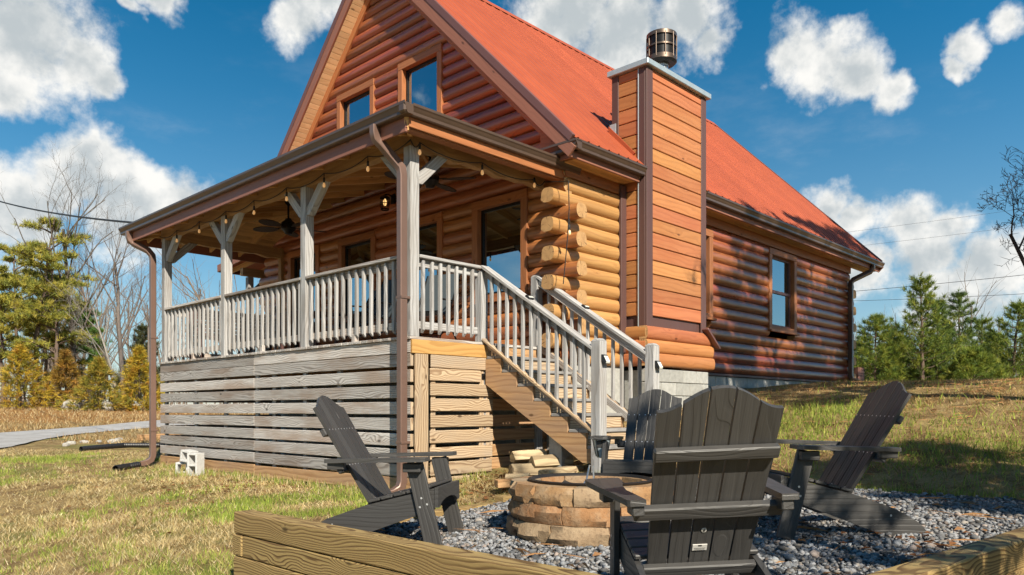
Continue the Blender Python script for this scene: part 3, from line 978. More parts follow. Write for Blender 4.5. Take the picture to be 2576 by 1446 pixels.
for (a, b) in ((-.02, .05), (.19, .215), (.355, .41)):
    lathe('cage_band', [(.222, a), (.236, a), (.236, b), (.222, b)], 'cage', chim, (10.3, 6.62, cz), 24)
lathe('cage_top', [(.236, .41), (.20, .43), (.0, .445)], 'cage', chim, (10.3, 6.62, cz), 24)
lathe('cage_skirt', [(.236, -.02), (.20, -.05), (.11, -.05)], 'basin', chim, (10.3, 6.62, cz), 24)
for i in range(10):
    a = 2 * math.pi * (i + .3) / 10
    c = (10.3 + .229 * math.cos(a), 6.62 + .229 * math.sin(a))
    o = box('cage_bar', (c[0], c[1], cz + .2), (.015, .022, .38), 'cage', chim, .003)
# flared log base
for i in range(3):
    zc = 1.545 + LH * (i + .5)
    FLAT = [(a_ * .55 if a_ > 0 else a_, b_) for a_, b_ in LOGP]
    obj('base_log', log_mesh(-.95 - .035 * (2 - i), .94, FLAT, LH - .004, mat='siding'), chim, frame((10.36, CY + .0, zc), (-1, 0, 0), (0, -1, 0)))
    obj('base_log', log_mesh(-.3, .25, FLAT, LH - .004, mat='siding'), chim, frame((CX0 - .0, CY + .31, zc), (0, 1, 0), (-1, 0, 0)))
beam('flare_trim', (11.02, CY - .03, 2.20), (11.42, CY - .03, 1.90), .16, .035, 'rake_metal', chim)
prism('flashing', [(YS - .05, 4.51), (6.98, 4.98 + .12), (6.98, 5.2), (6.5, 4.69)], .03, 'roof_red', chim, frame((CX0 - .03, 0, 0), (0, 1, 0), (-1, 0, 0)))
prism('flashing', [(6.86, 4.99), (6.97, 5.1), (6.97, 5.22), (6.86, 5.22)], .012, 'galv', chim, frame((CX0 - .02, 0, 0), (0, 1, 0), (-1, 0, 0)))

# ------------------------------------------------------------------ covered porch
XF, YR, YL = 5.668, 7.091, 14.39
DK = 1.766
porch = empty('covered_porch', (XF, YR, -.1), 'weathered grey covered porch with slatted skirt along the cabin gable', 'porch')
nb = 52
pw = (YL - YR + .04) / nb
for i in range(nb):
    y0 = YR - .02 + i * pw
    bx('deck_board', XF - .025 + random.uniform(-.004, .004), XG + .02, y0 + .002, y0 + pw - .004, DK - .035, DK, 'grey', porch, .004)
ysplit = 10.86
ytop = [1.565, 1.375, 1.186, .990, .802, .612, .430, .248]
for (a, b) in ((YR, ysplit), (ysplit, YL)):
    bx('rim_board', XF, XF + .04, a + .002, b - .002, 1.572, DK - .037, 'grey', porch)
    for z in ytop:
        dz = random.uniform(-.004, .004)
        bx('skirt_board', XF, XF + .022, a + .003, b - .003 + (.0 if b < YL else random.uniform(-.01, .01)), z - .150 + dz, z + dz, 'grey', porch)
    beam('skirt_board', (XF + .012, a + .003, .0 - (.025 if a > 8 else .005) + .01), (XF + .012, b, -.005 - (.02 if a > 8 else .025)), .022, .165, 'stringer', porch)
for y in (7.3, 8.65, 9.5, 10.35, 10.86, 11.9, 13.0, 14.25):
    bx('skirt_stud', XF + .045, XF + .085, y - .045, y + .045, -.35, 1.57, 'grey_post', porch)
for z in ytop + [.07]:
    bx('skirt_board', XF + .03, XG - .02, YL - .03, YL - .008, z - .150, z, 'grey', porch)
# inner girders so the space below reads as framed
for x in (6.9, 7.9):
    bx('girder', x - .06, x + .06, YR + .1, YL - .1, 1.45, 1.68, 'stringer', porch)
for y in np.arange(7.4, 14.3, .61):
    bx('joist', XF + .06, XG - .1, y - .02, y + .02, 1.53, 1.725, 'stringer', porch)
# side facing the fire pit
bx('rim_board', XF - .002, 6.905, YR - .04, YR, 1.565, DK - .037, 'gold', porch)
bx('rim_board', 6.91, XG, YR + .0, YR + .04, 1.565, DK - .037, 'stringer', porch)
bx('corner_board', 5.715, 5.915, YR - .035, YR - .01, -.1, 1.562, 'tan', porch)
for z in ytop + [.07]:
    bx('skirt_board', XF + .001, 5.712, YR - .005, YR + .02, z - .150, z, 'tan', porch)
for z in [1.569, 1.398, 1.22, 1.041, .832, .646, .445, .272, .085]:
    bx('skirt_board', 6.93, 8.26, YR + .045, YR + .07, z - .152, z, 'stringer', porch)
for x in (7.06, 7.6, 8.15): bx('skirt_stud', x - .045, x + .045, YR + .072, YR + .11, -.1, 1.56, 'tan', porch)
gate = bx('gate', 5.975, 6.045, YR - .012, YR + .012, .06, 1.545, 'tan', porch)
bx('gate_stile', 6.78, 6.86, YR - .012, YR + .012, .06, 1.545, 'tan', gate)
for (z1, z0, x1) in ((1.560, 1.405, 6.97), (1.398, 1.248, 6.78), (1.220, 1.068, 7.01), (1.035, .880, 7.0), (.832, .684, 7.0), (.648, .492, 7.0), (.442, .292, 6.99), (.262, .10, 6.98)):
    bx('gate_board', 5.945 + random.uniform(-.008, .008), x1, YR - .042, YR - .014, z0, z1, 'tan', gate, .008)
bx('gate_post', 6.90, 6.965, YR - .013, YR + .03, .05, 1.4, 'tan', porch)
box('latch', (6.84, YR - .02, 1.325), (.05, .012, .075), 'black_metal', gate)
box('latch_bolt', (6.90, YR - .03, 1.335), (.14, .014, .016), 'black_metal', gate)
box('latch', (6.945, YR - .02, 1.33), (.03, .012, .07), 'black_metal', gate)
box('padlock', (6.985, YR - .035, 1.27), (.045, .02, .055), 'brass', gate)
bx('base_board', 5.92, 8.3, YR - .03, YR - .006, -.02, .075, 'tan', porch)

# posts, braces, beams
PW = .135
posts = [(XF + .068, YR + .068), (XF + .068, 9.47), (XF + .068, 11.90), (XF + .068, YL - .13)]
BZ0, BZ1 = 4.0, 4.195
for (x, y) in posts:
    z0 = DK - .22 if False else DK + .001
    bx('post', x - PW / 2, x + PW / 2, y - PW / 2, y + PW / 2, z0, BZ0 + .02, 'grey_post', porch, .006)
bx('post', 8.0, 8.11, YL - .13 - .06, YL - .13 + .06, DK, 4.2, 'beam', porch)
def wavy_beam(p0, p1, w, z0, z1):
    p0 = Vector(p0); p1 = Vector(p1); L = (p1 - p0).length
    n = 44; poly = []; ph = random.uniform(0, 6)
    top = [(L * i / n - L / 2, z1 - z0) for i in range(n, -1, -1)]
    bot = [(L * i / n - L / 2, .014 * math.sin(i * .37 + ph) + .010 * math.sin(i * .83 + ph * 2) + random.uniform(-.004, .004)) for i in range(n + 1)]
    X = (p1 - p0).normalized(); Yv = Vector((0, 0, 1)).cross(X)
    W = frame(((p0 + p1) / 2) + Vector((0, 0, z0)), X, Yv)
    V = []; F = []; pl = bot + top; m = len(pl)
    prism('beam', pl, w, 'beam', porch, W)
wavy_beam((XF + .068, YR - .0, 0), (XF + .068, YL, 0), .11, BZ0, BZ1)
wavy_beam((XF + .12, YR + .068, 0), (XG, YR + .068, 0), .11, BZ0, BZ1)
wavy_beam((XF + .12, YL - .10, 0), (XG, YL - .10, 0), .11, BZ0, BZ1)
def brace(x, y, dx, dy):
    a = Vector((x + dx * .045, y + dy * .045, 3.60)); b = Vector((x + dx * .47, y + dy * .47, 4.01))
    d = (b - a).normalized()
    a -= d * .0; 
    L = .59; poly = [(-L / 2 - .065, -.06), (L / 2 - .065, -.06), (L / 2 + .055, .06), (-L / 2 + .055, .06)]
    Yv = Vector((-dy, dx, 0)) if True else None
    X = d; Z = Vector((-dx * d.z, -dy * d.z, math.hypot(d.x, d.y))); Y2 = Z.cross(X)
    W = frame((a + b) / 2, X, Y2)
    prism('brace', [(-L / 2 - .06, .06), (L / 2 - .06, .06), (L / 2 + .06, -.06), (-L / 2 + .06, -.06)], .09, 'grey_post', porch, W)
brace(posts[0][0], posts[0][1], 0, 1); brace(posts[0][0], posts[0][1], 1, 0)
for i in (1, 2): brace(posts[i][0], posts[i][1], 0, 1); brace(posts[i][0], posts[i][1], 0, -1)
brace(posts[3][0], posts[3][1], 0, -1); brace(posts[3][0], posts[3][1], 1, 0)

# porch roof: hipped at both ends, quarter pitch
XO, YO0, YO1 = 5.375, 6.795, 15.16     # outer line of the sheathing
ZO, PIT = 4.20, .25
def zroof(d): return ZO + PIT * d
DW = XG - XO
proof = empty('porch_roof', (XO, YO0, ZO), parent=porch)
V = [(XO, YO0, ZO + .10), (XO, YO1, ZO + .10), (XG + .3, YO0, ZO + .10), (XG + .0, YO0 + DW, zroof(DW) + .10), (XG + .0, YO1 - DW, zroof(DW) + .10), (XG + .0, YO1, ZO + .10)]
n = len(V)
V2 = V + [(x, y, z - .05) for x, y, z in V]
F = [(1, 0, 3, 4), (0, 2, 3), (1, 4, 5)]
F2 = F + [tuple(i + n for i in f[::-1]) for f in F]
obj('roof_sheet', mk('roof_sheet', V2, F2, 'roof_red'), proof)
bw = .139
nn = int(DW / bw)
for i in range(nn + 1):
    d0 = i * bw; d1 = min(d0 + bw - .004, DW)
    if d1 - d0 < .02: continue
    def strip(pts):
        cx = sum(Vector(p) for p in pts) / 0 if False else None
    # front slope strips run along y
    def quad(a0, a1, b0, b1, kind):
        # a: range along at d0, b: at d1
        if kind == 'f': P4 = [(XO + d0, a0, zroof(d0)), (XO + d0, a1, zroof(d0)), (XO + d1, b1, zroof(d1)), (XO + d1, b0, zroof(d1))]; X = (0, 1, 0); Yv = (-1, 0, -PIT)
        elif kind == 'r': P4 = [(a0, YO0 + d0, zroof(d0)), (a1, YO0 + d0, zroof(d0)), (b1, YO0 + d1, zroof(d1)), (b0, YO0 + d1, zroof(d1))]; X = (1, 0, 0); Yv = (0, 1, PIT)
        else: P4 = [(a0, YO1 - d0, zroof(d0)), (a1, YO1 - d0, zroof(d0)), (b1, YO1 - d1, zroof(d1)), (b0, YO1 - d1, zroof(d1))]; X = (1, 0, 0); Yv = (0, -1, PIT)
        P4 = [Vector(p) for p in P4]
        c = (P4[0] + P4[1] + P4[2] + P4[3]) / 4
        W = frame(c, X, Yv); I = W.inverted()
        lo = [I @ p for p in P4]; up = [I @ (p + Vector((0, 0, .02))) for p in P4]
        Vv = lo + up
        Ff = [(0, 1, 2, 3), (7, 6, 5, 4), (0, 4, 5, 1), (1, 5, 6, 2), (2, 6, 7, 3), (3, 7, 4, 0)]
        me = mk('ceiling_board', Vv, Ff, 'ceiling')
        import bmesh
        bm = bmesh.new(); bm.from_mesh(me); bmesh.ops.recalc_face_normals(bm, faces=bm.faces); bm.to_mesh(me); bm.free()
        obj('ceiling_board', me, proof, W)
    quad(YO0 + d0, YO1 - d0, YO0 + d1, YO1 - d1, 'f')
    quad(XO + d0, XG, XO + d1, XG, 'r')
    quad(XO + d0, XG, XO + d1, XG, 'l')
for y in np.arange(YO0 + .35, YO1 - .2, .61):
    dmax = min(DW, y - YO0, YO1 - y)
    if dmax < .3: continue
    beam('rafter', (XO + .03, y, zroof(.03) - .07), (XO + dmax, y, zroof(dmax) - .07), .04, .135, 'ceiling', proof)
for x in np.arange(XO + .35, XG - .2, .61):
    dmax = x - XO
    beam('rafter', (x, YO0 + .03, zroof(.03) - .07), (x, YO0 + dmax, zroof(dmax) - .07), .04, .135, 'ceiling', proof)
    beam('rafter', (x, YO1 - .03, zroof(.03) - .07), (x, YO1 - dmax, zroof(dmax) - .07), .04, .135, 'ceiling', proof)
beam('hip_rafter', (XO, YO0, ZO - .08), (XG, YO0 + DW, zroof(DW) - .08), .05, .16, 'ceiling', proof)
beam('hip_rafter', (XO, YO1, ZO - .08), (XG, YO1 - DW, zroof(DW) - .08), .05, .16, 'ceiling', proof)
# fascia, gutters
bx('fascia', XO - .012, XO + .018, YO0 - .0, YO1, 4.02, 4.25, 'fascia', proof)
bx('fascia', XO + .02, 8.33, YO0 - .03, YO0 - .0, 4.075, 4.25, 'trim_orange', proof)
bx('fascia', XO + .02, 8.33, YO1, YO1 + .03, 4.02, 4.25, 'fascia', proof)
bx('soffit_strip', XO - .012, 8.55, YO0 - .0, YO0 + .12, 4.055, 4.075, 'trim_orange', proof)
gutter(proof, 6.67, 15.285, 5.25, 4.31, 'x-')
gutter(proof, 5.25 + .125, 8.38, 6.67, 4.31, 'y-')
W = frame((5.25 + .0625, 6.67 + .0625, 4.245), (1, 0, 0), (0, 1, 0))
bx('gutter_corner', 5.252, 5.376, 6.672, 6.796, 4.19, 4.306, 'gutter', proof, .02)
# downspouts
def spout(y, yb):
    sweep('downspout', RECT, [(5.31, y, 4.20), (5.31, y, 4.12), (5.33, y, 4.05), (5.40, y - .03 if yb < y else y + .03, 3.98), (5.52, yb + .06, 3.82), (5.572, yb + .01, 3.73), (5.578, yb, 3.64), (5.578, yb, 3.5), (5.578, yb, .25), (5.578, yb, .06), (5.55, yb, -.02), (5.47, yb + .02, -.07), (5.38, yb + .04, -.09)], 'gutter_light', porch, (0, 1, 0))
spout(7.30, 7.135)
spout(14.93, 14.50)
for yb in (7.135, 14.50):
    for z in (.5, 2.2): bx('spout_strap', 5.526, 5.66, yb - .055, yb + .055, z, z + .03, 'gutter_light', porch, .002)

# railings
def railing(axis_, a, b, c, n, out, posn=None, mat='grey'):
    """axis_ 'y': runs along y at x=c ; 'x': runs along x at y=c ; out = outward sign"""
    def B(name, s0, s1, o0, o1, z0, z1, par, m=mat, ch=.004):
        o0, o1 = sorted((c + out * o0, c + out * o1))
        return bx(name, o0, o1, s0, s1, z0, z1, m, par, ch) if axis_ == 'y' else bx(name, s0, s1, o0, o1, z0, z1, m, par, ch)
    rail = B('railing', a, b, -.07, .07, DK + .945, DK + .983, porch)
    B('rail', a, b, -.038, -.0, DK + .850, DK + .940, rail)
    B('rail', a, b, -.038, -.0, DK + .105, DK + .195, rail)
    for i in range(n):
        s = posn[i] if posn else a + (b - a) * (i + .5) / n
        hw = .019
        # balusters with a slant cut foot
        cc = c + out * .0205
        if axis_ == 'y': W = frame((cc, s, DK), (0, 0, 1), (0, 1, 0)); 
        else: W = frame((s, cc, DK), (0, 0, 1), (1, 0, 0))
        key = ('bal', axis_, out, mat)
        if key not in _box:
            # local x = up, local y = along the rail, local z = across
            zo = 1
            zl = (W.to_3x3().inverted() @ (Vector((out, 0, 0)) if axis_ == 'y' else Vector((0, out, 0)))).z
            f0, f1 = (.055, .085) if zl > 0 else (.085, .055)
            # outer side is cut higher
            f_out, f_in = .095, .055
            fz = {1: f_out if zl > 0 else f_in, -1: f_in if zl > 0 else f_out}
            V = []
            for x_ in (0, 1):
                for y_ in (-1, 1):
                    for z_ in (-1, 1):
                        V.append((fz[z_] if x_ == 0 else .928, y_ * hw, z_ * hw))
            F = [(0, 1, 3, 2), (4, 6, 7, 5), (0, 4, 5, 1), (2, 3, 7, 6), (0, 2, 6, 4), (1, 5, 7, 3)]
            _box[key] = mk('baluster', V, F, 'grey_post')
        obj('baluster', _box[key], rail, W)
    return rail
railing('y', 7.23, 9.40, XF + .062, 14, -1)
railing('y', 9.54, 11.83, XF + .062, 15, -1)
railing('y', 11.97, 14.19, XF + .062, 14, -1)
railing('x', 5.81, 6.82, YR + .062, 7, -1, [5.89, 6.031, 6.163, 6.295, 6.429, 6.566, 6.702], mat='grey_post')
railing('x', 5.81, 8.0, YL - .13, 14, 1)
for y in (8.3, 10.7, 13.1): bx('rail_block', XF + .03, XF + .09, y - .04, y + .04, DK, DK + .105, 'grey', porch)

# ------------------------------------------------------------------ porch stairs
stairs = empty('porch_stairs', (7.4, 5.3, .2), 'weathered wooden porch stairs with baluster railings down to the yard', 'stairs')
XA, XB = 6.88, 7.95
RISE, RUN = .182, .272
YT = 7.045
for k in range(1, 8):
    z = DK - RISE * k
    y1 = YT - RUN * (k - 1) - .0; y0 = y1 - RUN
    for j in range(2):
        bx('tread', XA - .02, XB + .02, y0 - .025 + j * (RUN / 2 + .008), y0 - .025 + j * (RUN / 2 + .008) + RUN / 2, z - .038, z, 'tread_grey', stairs, .006)
    bx('riser', XA + .03, XB - .03, y0 + .0, y0 + .022, z - RISE + .002, z - .04, 'tan', stairs)
for x in (XA + .0, XB - .0):
    poly = [(YT, DK - .22), (YT, DK - .04 - RISE)]
    poly = []
    y = YT
    for k in range(1, 8):
        z = DK - RISE * k - .04
        poly += [(y, z), (y - RUN, z)]
        y -= RUN
    zend = DK - RISE * 7 - .04
    poly += [(y, zend - .15), (y + .05, zend - .16), (y + .32, zend - .16 + .0)]
    poly += [(YT, DK - .04 - RISE - .32)]
    prism('stringer', poly, .045, 'stringer', stairs, frame((x, 0, 0), (0, 1, 0), (-1, 0, 0)))
SL = (2.757 - 1.62) / (7.085 - 5.32)
def newel(x, y, zt, zb, w=.118):
    bx('newel', x - w / 2, x + w / 2, y - w / 2, y + w / 2, zb, zt - .03, 'grey_post', stairs, .004)
    h = w / 2; t = .03
    V = [(-h, -h, 0), (h, -h, 0), (h, h, 0), (-h, h, 0), (-h + t, -h + t, .03), (h - t, -h + t, .03), (h - t, h - t, .03), (-h + t, h - t, .03)]
    F = [(3, 2, 1, 0), (4, 5, 6, 7), (0, 1, 5, 4), (1, 2, 6, 5), (2, 3, 7, 6), (3, 0, 4, 7)]
    obj('newel_top', mk('newel_top', V, F, 'grey_post'), stairs, Matrix.Translation((x, y, zt - .03)))
newel(XA - .0, YR + .055, 2.70, .2)
newel(XB, YR + .055, 2.78, .3)
newel(XA, 5.245, 1.70, .05, .128)
newel(XB, 5.245, 1.71, .1, .128)
def zrail(y): return 2.757 + (y - 7.085) * SL
for x, s in ((XA, -1), (XB, 1)):
    r0 = beam('stair_rail', (x, YR + .0, zrail(YR) - .02), (x, 5.30, zrail(5.30) - .02), .135, .038, 'grey_post', stairs)
    beam('rail', (x + s * -.02, YR, zrail(YR) - .095), (x + s * -.02, 5.3, zrail(5.3) - .095), .038, .085, 'grey', stairs)
    beam('rail', (x + s * -.02, YR, zrail(YR) - .985), (x + s * -.02, 5.3, zrail(5.3) - .985), .038, .085, 'grey', stairs)
    beam('rail', (x + s * .02, YR - .01, zrail(YR) - .955), (x + s * .02, 5.3, zrail(5.3) - .955), .085, .032, 'tan', stairs)
    for i in range(12):
        y = 6.937 - .136 * i
        bx('baluster', x + s * .02 - .019, x + s * .02 + .019, y - .019, y + .019, zrail(y) - .95, zrail(y) - .052, 'grey_post', stairs, .003)
bx('footing', 6.95, 7.15, 5.85, 6.05, .0, .62, 'cmu', stairs)
bx('footing', 7.83, 8.1, 5.75, 5.95, .0, .55, 'cmu', stairs)

# solar step lights
def solar(x, y, z, label, flat=False):
    e = empty('solar_light', (x, y, z), label, 'light', 'solar lights on the stair rails')
    if flat:
        nrm = Vector((0, -SL, 1)).normalized()
        W = frame((x, y, z), (1, 0, 0), (0, 1, SL))
        obj('case', box_mesh('case', .09, .085, .028, 'black_plastic', .006), e, W)
        obj('lens', box_mesh('lens', .07, .03, .012, 'solar_lens', .003), e, W @ Matrix.Translation((0, -.02, .014)))
    else:
        prism('case', [(0, 0), (.055, -.03), (.065, -.005), (.02, .075), (0, .075)], .085, 'black_plastic', e, frame((x, y, z), (0, -1, 0), (1, 0, 0)))
        prism('lens', [(.058, -.026), (.067, -.006), (.03, .058), (.02, .058)], .066, 'solar_lens', e, frame((x, y - .002, z + .002), (0, -1, 0), (1, 0, 0)))
solar(XA + .0, 5.18, 1.44, 'solar light on the stair post behind the blue shaded chair, nearest the gate')
solar(XB, 5.18, 1.42, 'solar light on the stair post in front of the chimney')
solar(XA - .0, 6.30, zrail(6.30) + .018, 'flat solar light halfway down the handrail nearest the gate', True)
solar(XB + .0, 6.28, zrail(6.28) + .018, 'flat solar light halfway down the handrail nearest the chimney', True)

# ------------------------------------------------------------------ string lights
strg = empty('string_lights', (XF, YR, 4.0), 'string of small warm bulbs on black cord along the porch beams', 'string lights')
bulbs = []
for (px, py) in ((2045, 690), (1693, 820), (1392, 930), (1130, 1040), (905, 1110), (690, 1190), (510, 1265)):
    ox, oy = (340 + px / 2.678) / 1.193, (250 + py / 2.678) / 1.193
    d = look(ox, oy, 1) - Vector((0, 0, EYE)); k = 5.64 / d.x
    bulbs.append(Vector((d.x * k, d.y * k, EYE + d.z * k)))
side_b = []
for (px, py) in ((460, 515), (1003, 690), (1455, 800)):
    ox, oy = (1100 + px / 2.892) / 1.193, (280 + py / 2.892) / 1.193
    d = look(ox, oy, 1) - Vector((0, 0, EYE)); k = 7.05 / d.y
    side_b.append(Vector((d.x * k, d.y * k, EYE + d.z * k)))
def bulb(p, top):
    s = lathe('bulb_socket', [(.0, .105), (.011, .105), (.015, .09), (.015, .04), (.012, .035)], 'cord', strg, p, 10)
    lathe('bulb', [(.010, .036), (.015, .024), (.021, .005), (.020, -.014), (.011, -.027), (.0, -.031)], 'bulb', s, p, 10)
    tube('bulb_lead', [p + Vector((0, 0, .11)), Vector((p.x, p.y, top))], .006, 'cord', s, 5)
path = []
for i, p in enumerate(bulbs + [] ):
    bulb(p, 4.06)
for p in side_b: bulb(p, 4.06)
def cordline(ps):
    out = []
    for a, b in zip(ps[:-1], ps[1:]):
        for k in range(8):
            t = k / 8
            q = a.lerp(b, t); q.z = 4.06 - .07 * 4 * t * (1 - t)
            out.append(q)
    out.append(Vector((ps[-1].x, ps[-1].y, 4.06)))
    return out
allb = [Vector((5.62, 14.3, 4.06))] + bulbs[::-1] + [Vector((5.64, 7.05, 4.06))] + side_b + [Vector((7.95, 7.0, 4.05))]
tube('cord', cordline(allb), .007, 'cord', strg, 5)
dr = [Vector((7.95, 7.0, 4.05)), Vector((7.84, 6.48, 3.93)), Vector((7.83, 6.46, 3.55)), Vector((7.80, 6.46, 3.2)), Vector((7.76, 6.46, 2.9)), Vector((7.72, 6.47, 2.55))]
tube('cord', dr, .007, 'cord', strg, 5)
bulb(Vector((7.83, 6.455, 3.24)), 3.42)

# ------------------------------------------------------------------ ceiling fans, sconce, pendants
def fan(c, zc, rot, label):
    f = empty('ceiling_fan', c, label, 'ceiling fan', 'porch ceiling fans')
    x, y, z = c
    tube('down_rod', [(x, y, z + .12), (x, y, zc)], .018, 'black_metal', f)
    lathe('motor', [(.0, .17), (.05, .165), (.07, .13), (.11, .10), (.13, .04), (.125, -.02), (.08, -.06), (.06, -.10), (.0, -.11)], 'black_metal', f, c, 18)
    lathe('canopy', [(.07, 0), (.06, -.05), (.02, -.08)], 'black_metal', f, (x, y, zc), 14)
    for i in range(5):
        a = rot + i * 2 * math.pi / 5
        W = Matrix.Translation(c) @ Matrix.Rotation(a, 4, 'Z') @ Matrix.Rotation(R(10), 4, 'X')
        pr = [(.18, .02), (.24, .06), (.34, .105), (.46, .115), (.57, .09), (.64, .045), (.66, 0)]
        outl = pr + [(u, -v) for u, v in pr[::-1][1:]]
        b = obj('blade', prism_mesh('blade', outl, .012, 'wicker'), f, W)
        obj('blade_arm', box_mesh('blade_arm', .16, .03, .012, 'black_metal', .003), b, W @ Matrix.Translation((.16, 0, .012)))
def prism_mesh(name, poly, depth, mat):
    n = len(poly); d = depth / 2
    a = sum(poly[i][0] * poly[(i + 1) % n][1] - poly[(i + 1) % n][0] * poly[i][1] for i in range(n))
    if a < 0: poly = poly[::-1]
    V = [(x, y, -d) for x, y in poly] + [(x, y, d) for x, y in poly]
    F = [tuple(range(n - 1, -1, -1)), tuple(range(n, 2 * n))] + [(i, (i + 1) % n, (i + 1) % n + n, i + n) for i in range(n)]
    return mk(name, V, F, mat)
fan((6.9, 8.2, 4.10), 4.50, .3, 'black ceiling fan with wicker blades beside the big porch window')
fan((6.9, 12.0, 4.05), 4.52, .9, 'black ceiling fan with wicker blades deep under the porch roof')
sc = empty('wall_lantern', (8.0, 10.5, 4.45), 'black cage wall lantern with lit bulb under the porch ceiling', 'lantern')
sx, sy, sz = 7.86, 10.52, 4.40
box('wall_plate', (8.03, 10.52, 4.50), (.03, .11, .16), 'black_metal', sc)
tube('arm', [(8.02, 10.52, 4.53), (7.93, 10.52, 4.56), (sx, sy, 4.54)], .012, 'black_metal', sc)
lathe('cap', [(.0, .13), (.03, .125), (.085, .09), (.085, .075)], 'black_metal', sc, (sx, sy, sz), 12)
lathe('base_ring', [(.06, -.12), (.072, -.12), (.072, -.10), (.06, -.10)], 'black_metal', sc, (sx, sy, sz), 12)
lathe('cage_ring', [(.076, -.02), (.082, -.02), (.082, -.008), (.076, -.008)], 'black_metal', sc, (sx, sy, sz), 12)
for i in range(8):
    a = i * math.pi / 4
    tube('cage_bar', [(sx + .08 * math.cos(a), sy + .08 * math.sin(a), sz + .08), (sx + .068 * math.cos(a), sy + .068 * math.sin(a), sz - .11)], .005, 'black_metal', sc, 4)
lathe('bulb', [(.012, .07), (.03, .03), (.032, 0), (.02, -.04), (.0, -.05)], 'bulb_bright', sc, (sx, sy, sz), 10)
pen = empty('pendant_lamp', (10, 10.5, 4.3), 'indoor chandelier of glass jar bulbs seen through the porch windows', 'chandelier')
for (x, y, z) in ((10, 9.49, 4.32), (10.0, 9.62, 4.22), (10, 11.6, 4.26), (10.1, 11.75, 4.2), (10, 11.9, 4.12), (9.9, 11.4, 4.32), (10.1, 12.1, 4.24)):
    tube('stem', [(x, y, z + .08), (x, y, 4.72)], .01, 'black_metal', pen, 5)
    lathe('bulb', [(.02, .08), (.035, .04), (.035, -.05), (.02, -.07), (0, -.075)], 'bulb_cool', pen, (x, y, z), 8)

# ------------------------------------------------------------------ porch furniture
def patio_chair(loc, rot, label):
    e = empty('patio_chair', loc, label, 'chair', 'folding chairs on the porch')
    e.rotation_euler.z = 0
    W = Matrix.Translation(loc) @ Matrix.Rotation(rot, 4, 'Z')
    def tb(name, pts):
        return tube(name, [W @ Vector(p) for p in pts], .012, 'black_metal', e, 6)
    for s in (-.26, .26):
        tb('leg', [(.28, s, 0), (-.02, s, .42), (-.36, s, 1.02)])
        tb('leg', [(-.34, s, 0), (.05, s, .38), (.24, s, .44)])
        tb('armrest', [(.26, s, .60), (-.14, s, .62), (-.20, s, .66)])
        tb('arm_support', [(.20, s, .43), (.24, s, .60)])
    prf = [(.26, .43), (.1, .40), (-.06, .43), (-.2, .70), (-.36, 1.02)]
    V = []; F = []
    for (x, z) in prf:
        for s in (-.25, .25): V.append(W @ Vector((x, s, z + .012)))
    for i in range(4): F.append((2 * i, 2 * i + 1, 2 * i + 3, 2 * i + 2))
    n = len(V); V += [v + Vector((0, 0, -.01)) for v in V]; F += [tuple(a + n for a in f[::-1]) for f in F]
    obj('sling', mk('sling', V, F, 'sling'), e)
patio_chair((6.75, 8.0, DK), R(200), 'dark folding porch chair just behind the short railing beside the stairs')
patio_chair((6.9, 9.9, DK), R(170), 'dark folding porch chair below the narrow porch window')
patio_chair((6.6, 12.5, DK), R(150), 'dark folding porch chair at the shaded end of the porch')
patio_chair((6.5, 8.9, DK), R(185), 'dark folding porch chair close behind the railing next to the corner bay')
bench = empty('porch_bench', (6.6, 13.4, DK), 'dark slatted porch bench against the end railing', 'bench')
for i in range(4): bx('seat_slat', 5.95, 7.6, 13.35 + i * .11, 13.44 + i * .11, DK + .42, DK + .45, 'trim_brown', bench)
for i in range(7): bx('back_slat', 5.95, 7.6, 13.83, 13.86, DK + .50 + i * .07, DK + .555 + i * .07, 'trim_brown', bench)
for x in (6.0, 7.55):
    bx('leg', x - .03, x + .03, 13.36, 13.42, DK, DK + .62, 'trim_brown', bench)
    bx('leg', x - .03, x + .03, 13.80, 13.86, DK, DK + 1.0, 'trim_brown', bench)
    bx('armrest', x - .04, x + .04, 13.34, 13.82, DK + .62, DK + .65, 'trim_brown', bench)
tbl = empty('porch_table', (6.8, 11.2, DK), 'low dark slatted porch table between the folding chairs', 'table')
for i in range(5): bx('slat', 6.45, 7.2, 10.85 + i * .15, 10.98 + i * .15, DK + .70, DK + .73, 'trim_brown', tbl)
for (x, y) in ((6.5, 10.9), (7.15, 10.9), (6.5, 11.5), (7.15, 11.5)): bx('leg', x - .025, x + .025, y - .025, y + .025, DK, DK + .7, 'trim_brown', tbl)

# ------------------------------------------------------------------ side porch at the back corner
sp = empty('side_porch', (8.3, 16.1, -.1), 'small porch roof on one post past the shaded end of the cabin', 'porch')
bx('post', 8.23, 8.36, 16.03, 16.16, DK, 3.86, 'grey_post', sp)
bx('beam', 8.1, 13, 16.03, 16.16, 3.88, 4.05, 'beam', sp)
beam('brace', (8.34, 16.1, 3.5), (8.72, 16.1, 3.88), .08, .1, 'grey_post', sp)
beam('roof_board', (10.5, 15.02, 4.38), (10.5, 17.0, 4.19), 5.0, .06, 'roof_red', sp)
bx('fascia', 7.98, 13, 16.98, 17.02, 4.05, 4.2, 'fascia', sp)
beam('fascia', (7.985, 15.0, 4.32), (7.985, 17.0, 4.13), .03, .16, 'fascia', sp)
for x in np.arange(8.3, 12.5, .6): beam('rafter', (x, 15.0, 4.30), (x, 17.0, 4.11), .04, .12, 'ceiling', sp)
bx('deck', 8.2, 13, 15.0, 16.2, DK - .1, DK, 'grey', sp)
bx('rail', 8.25, 8.3, 15.0, 16.1, DK + .9, DK + .94, 'grey', sp)

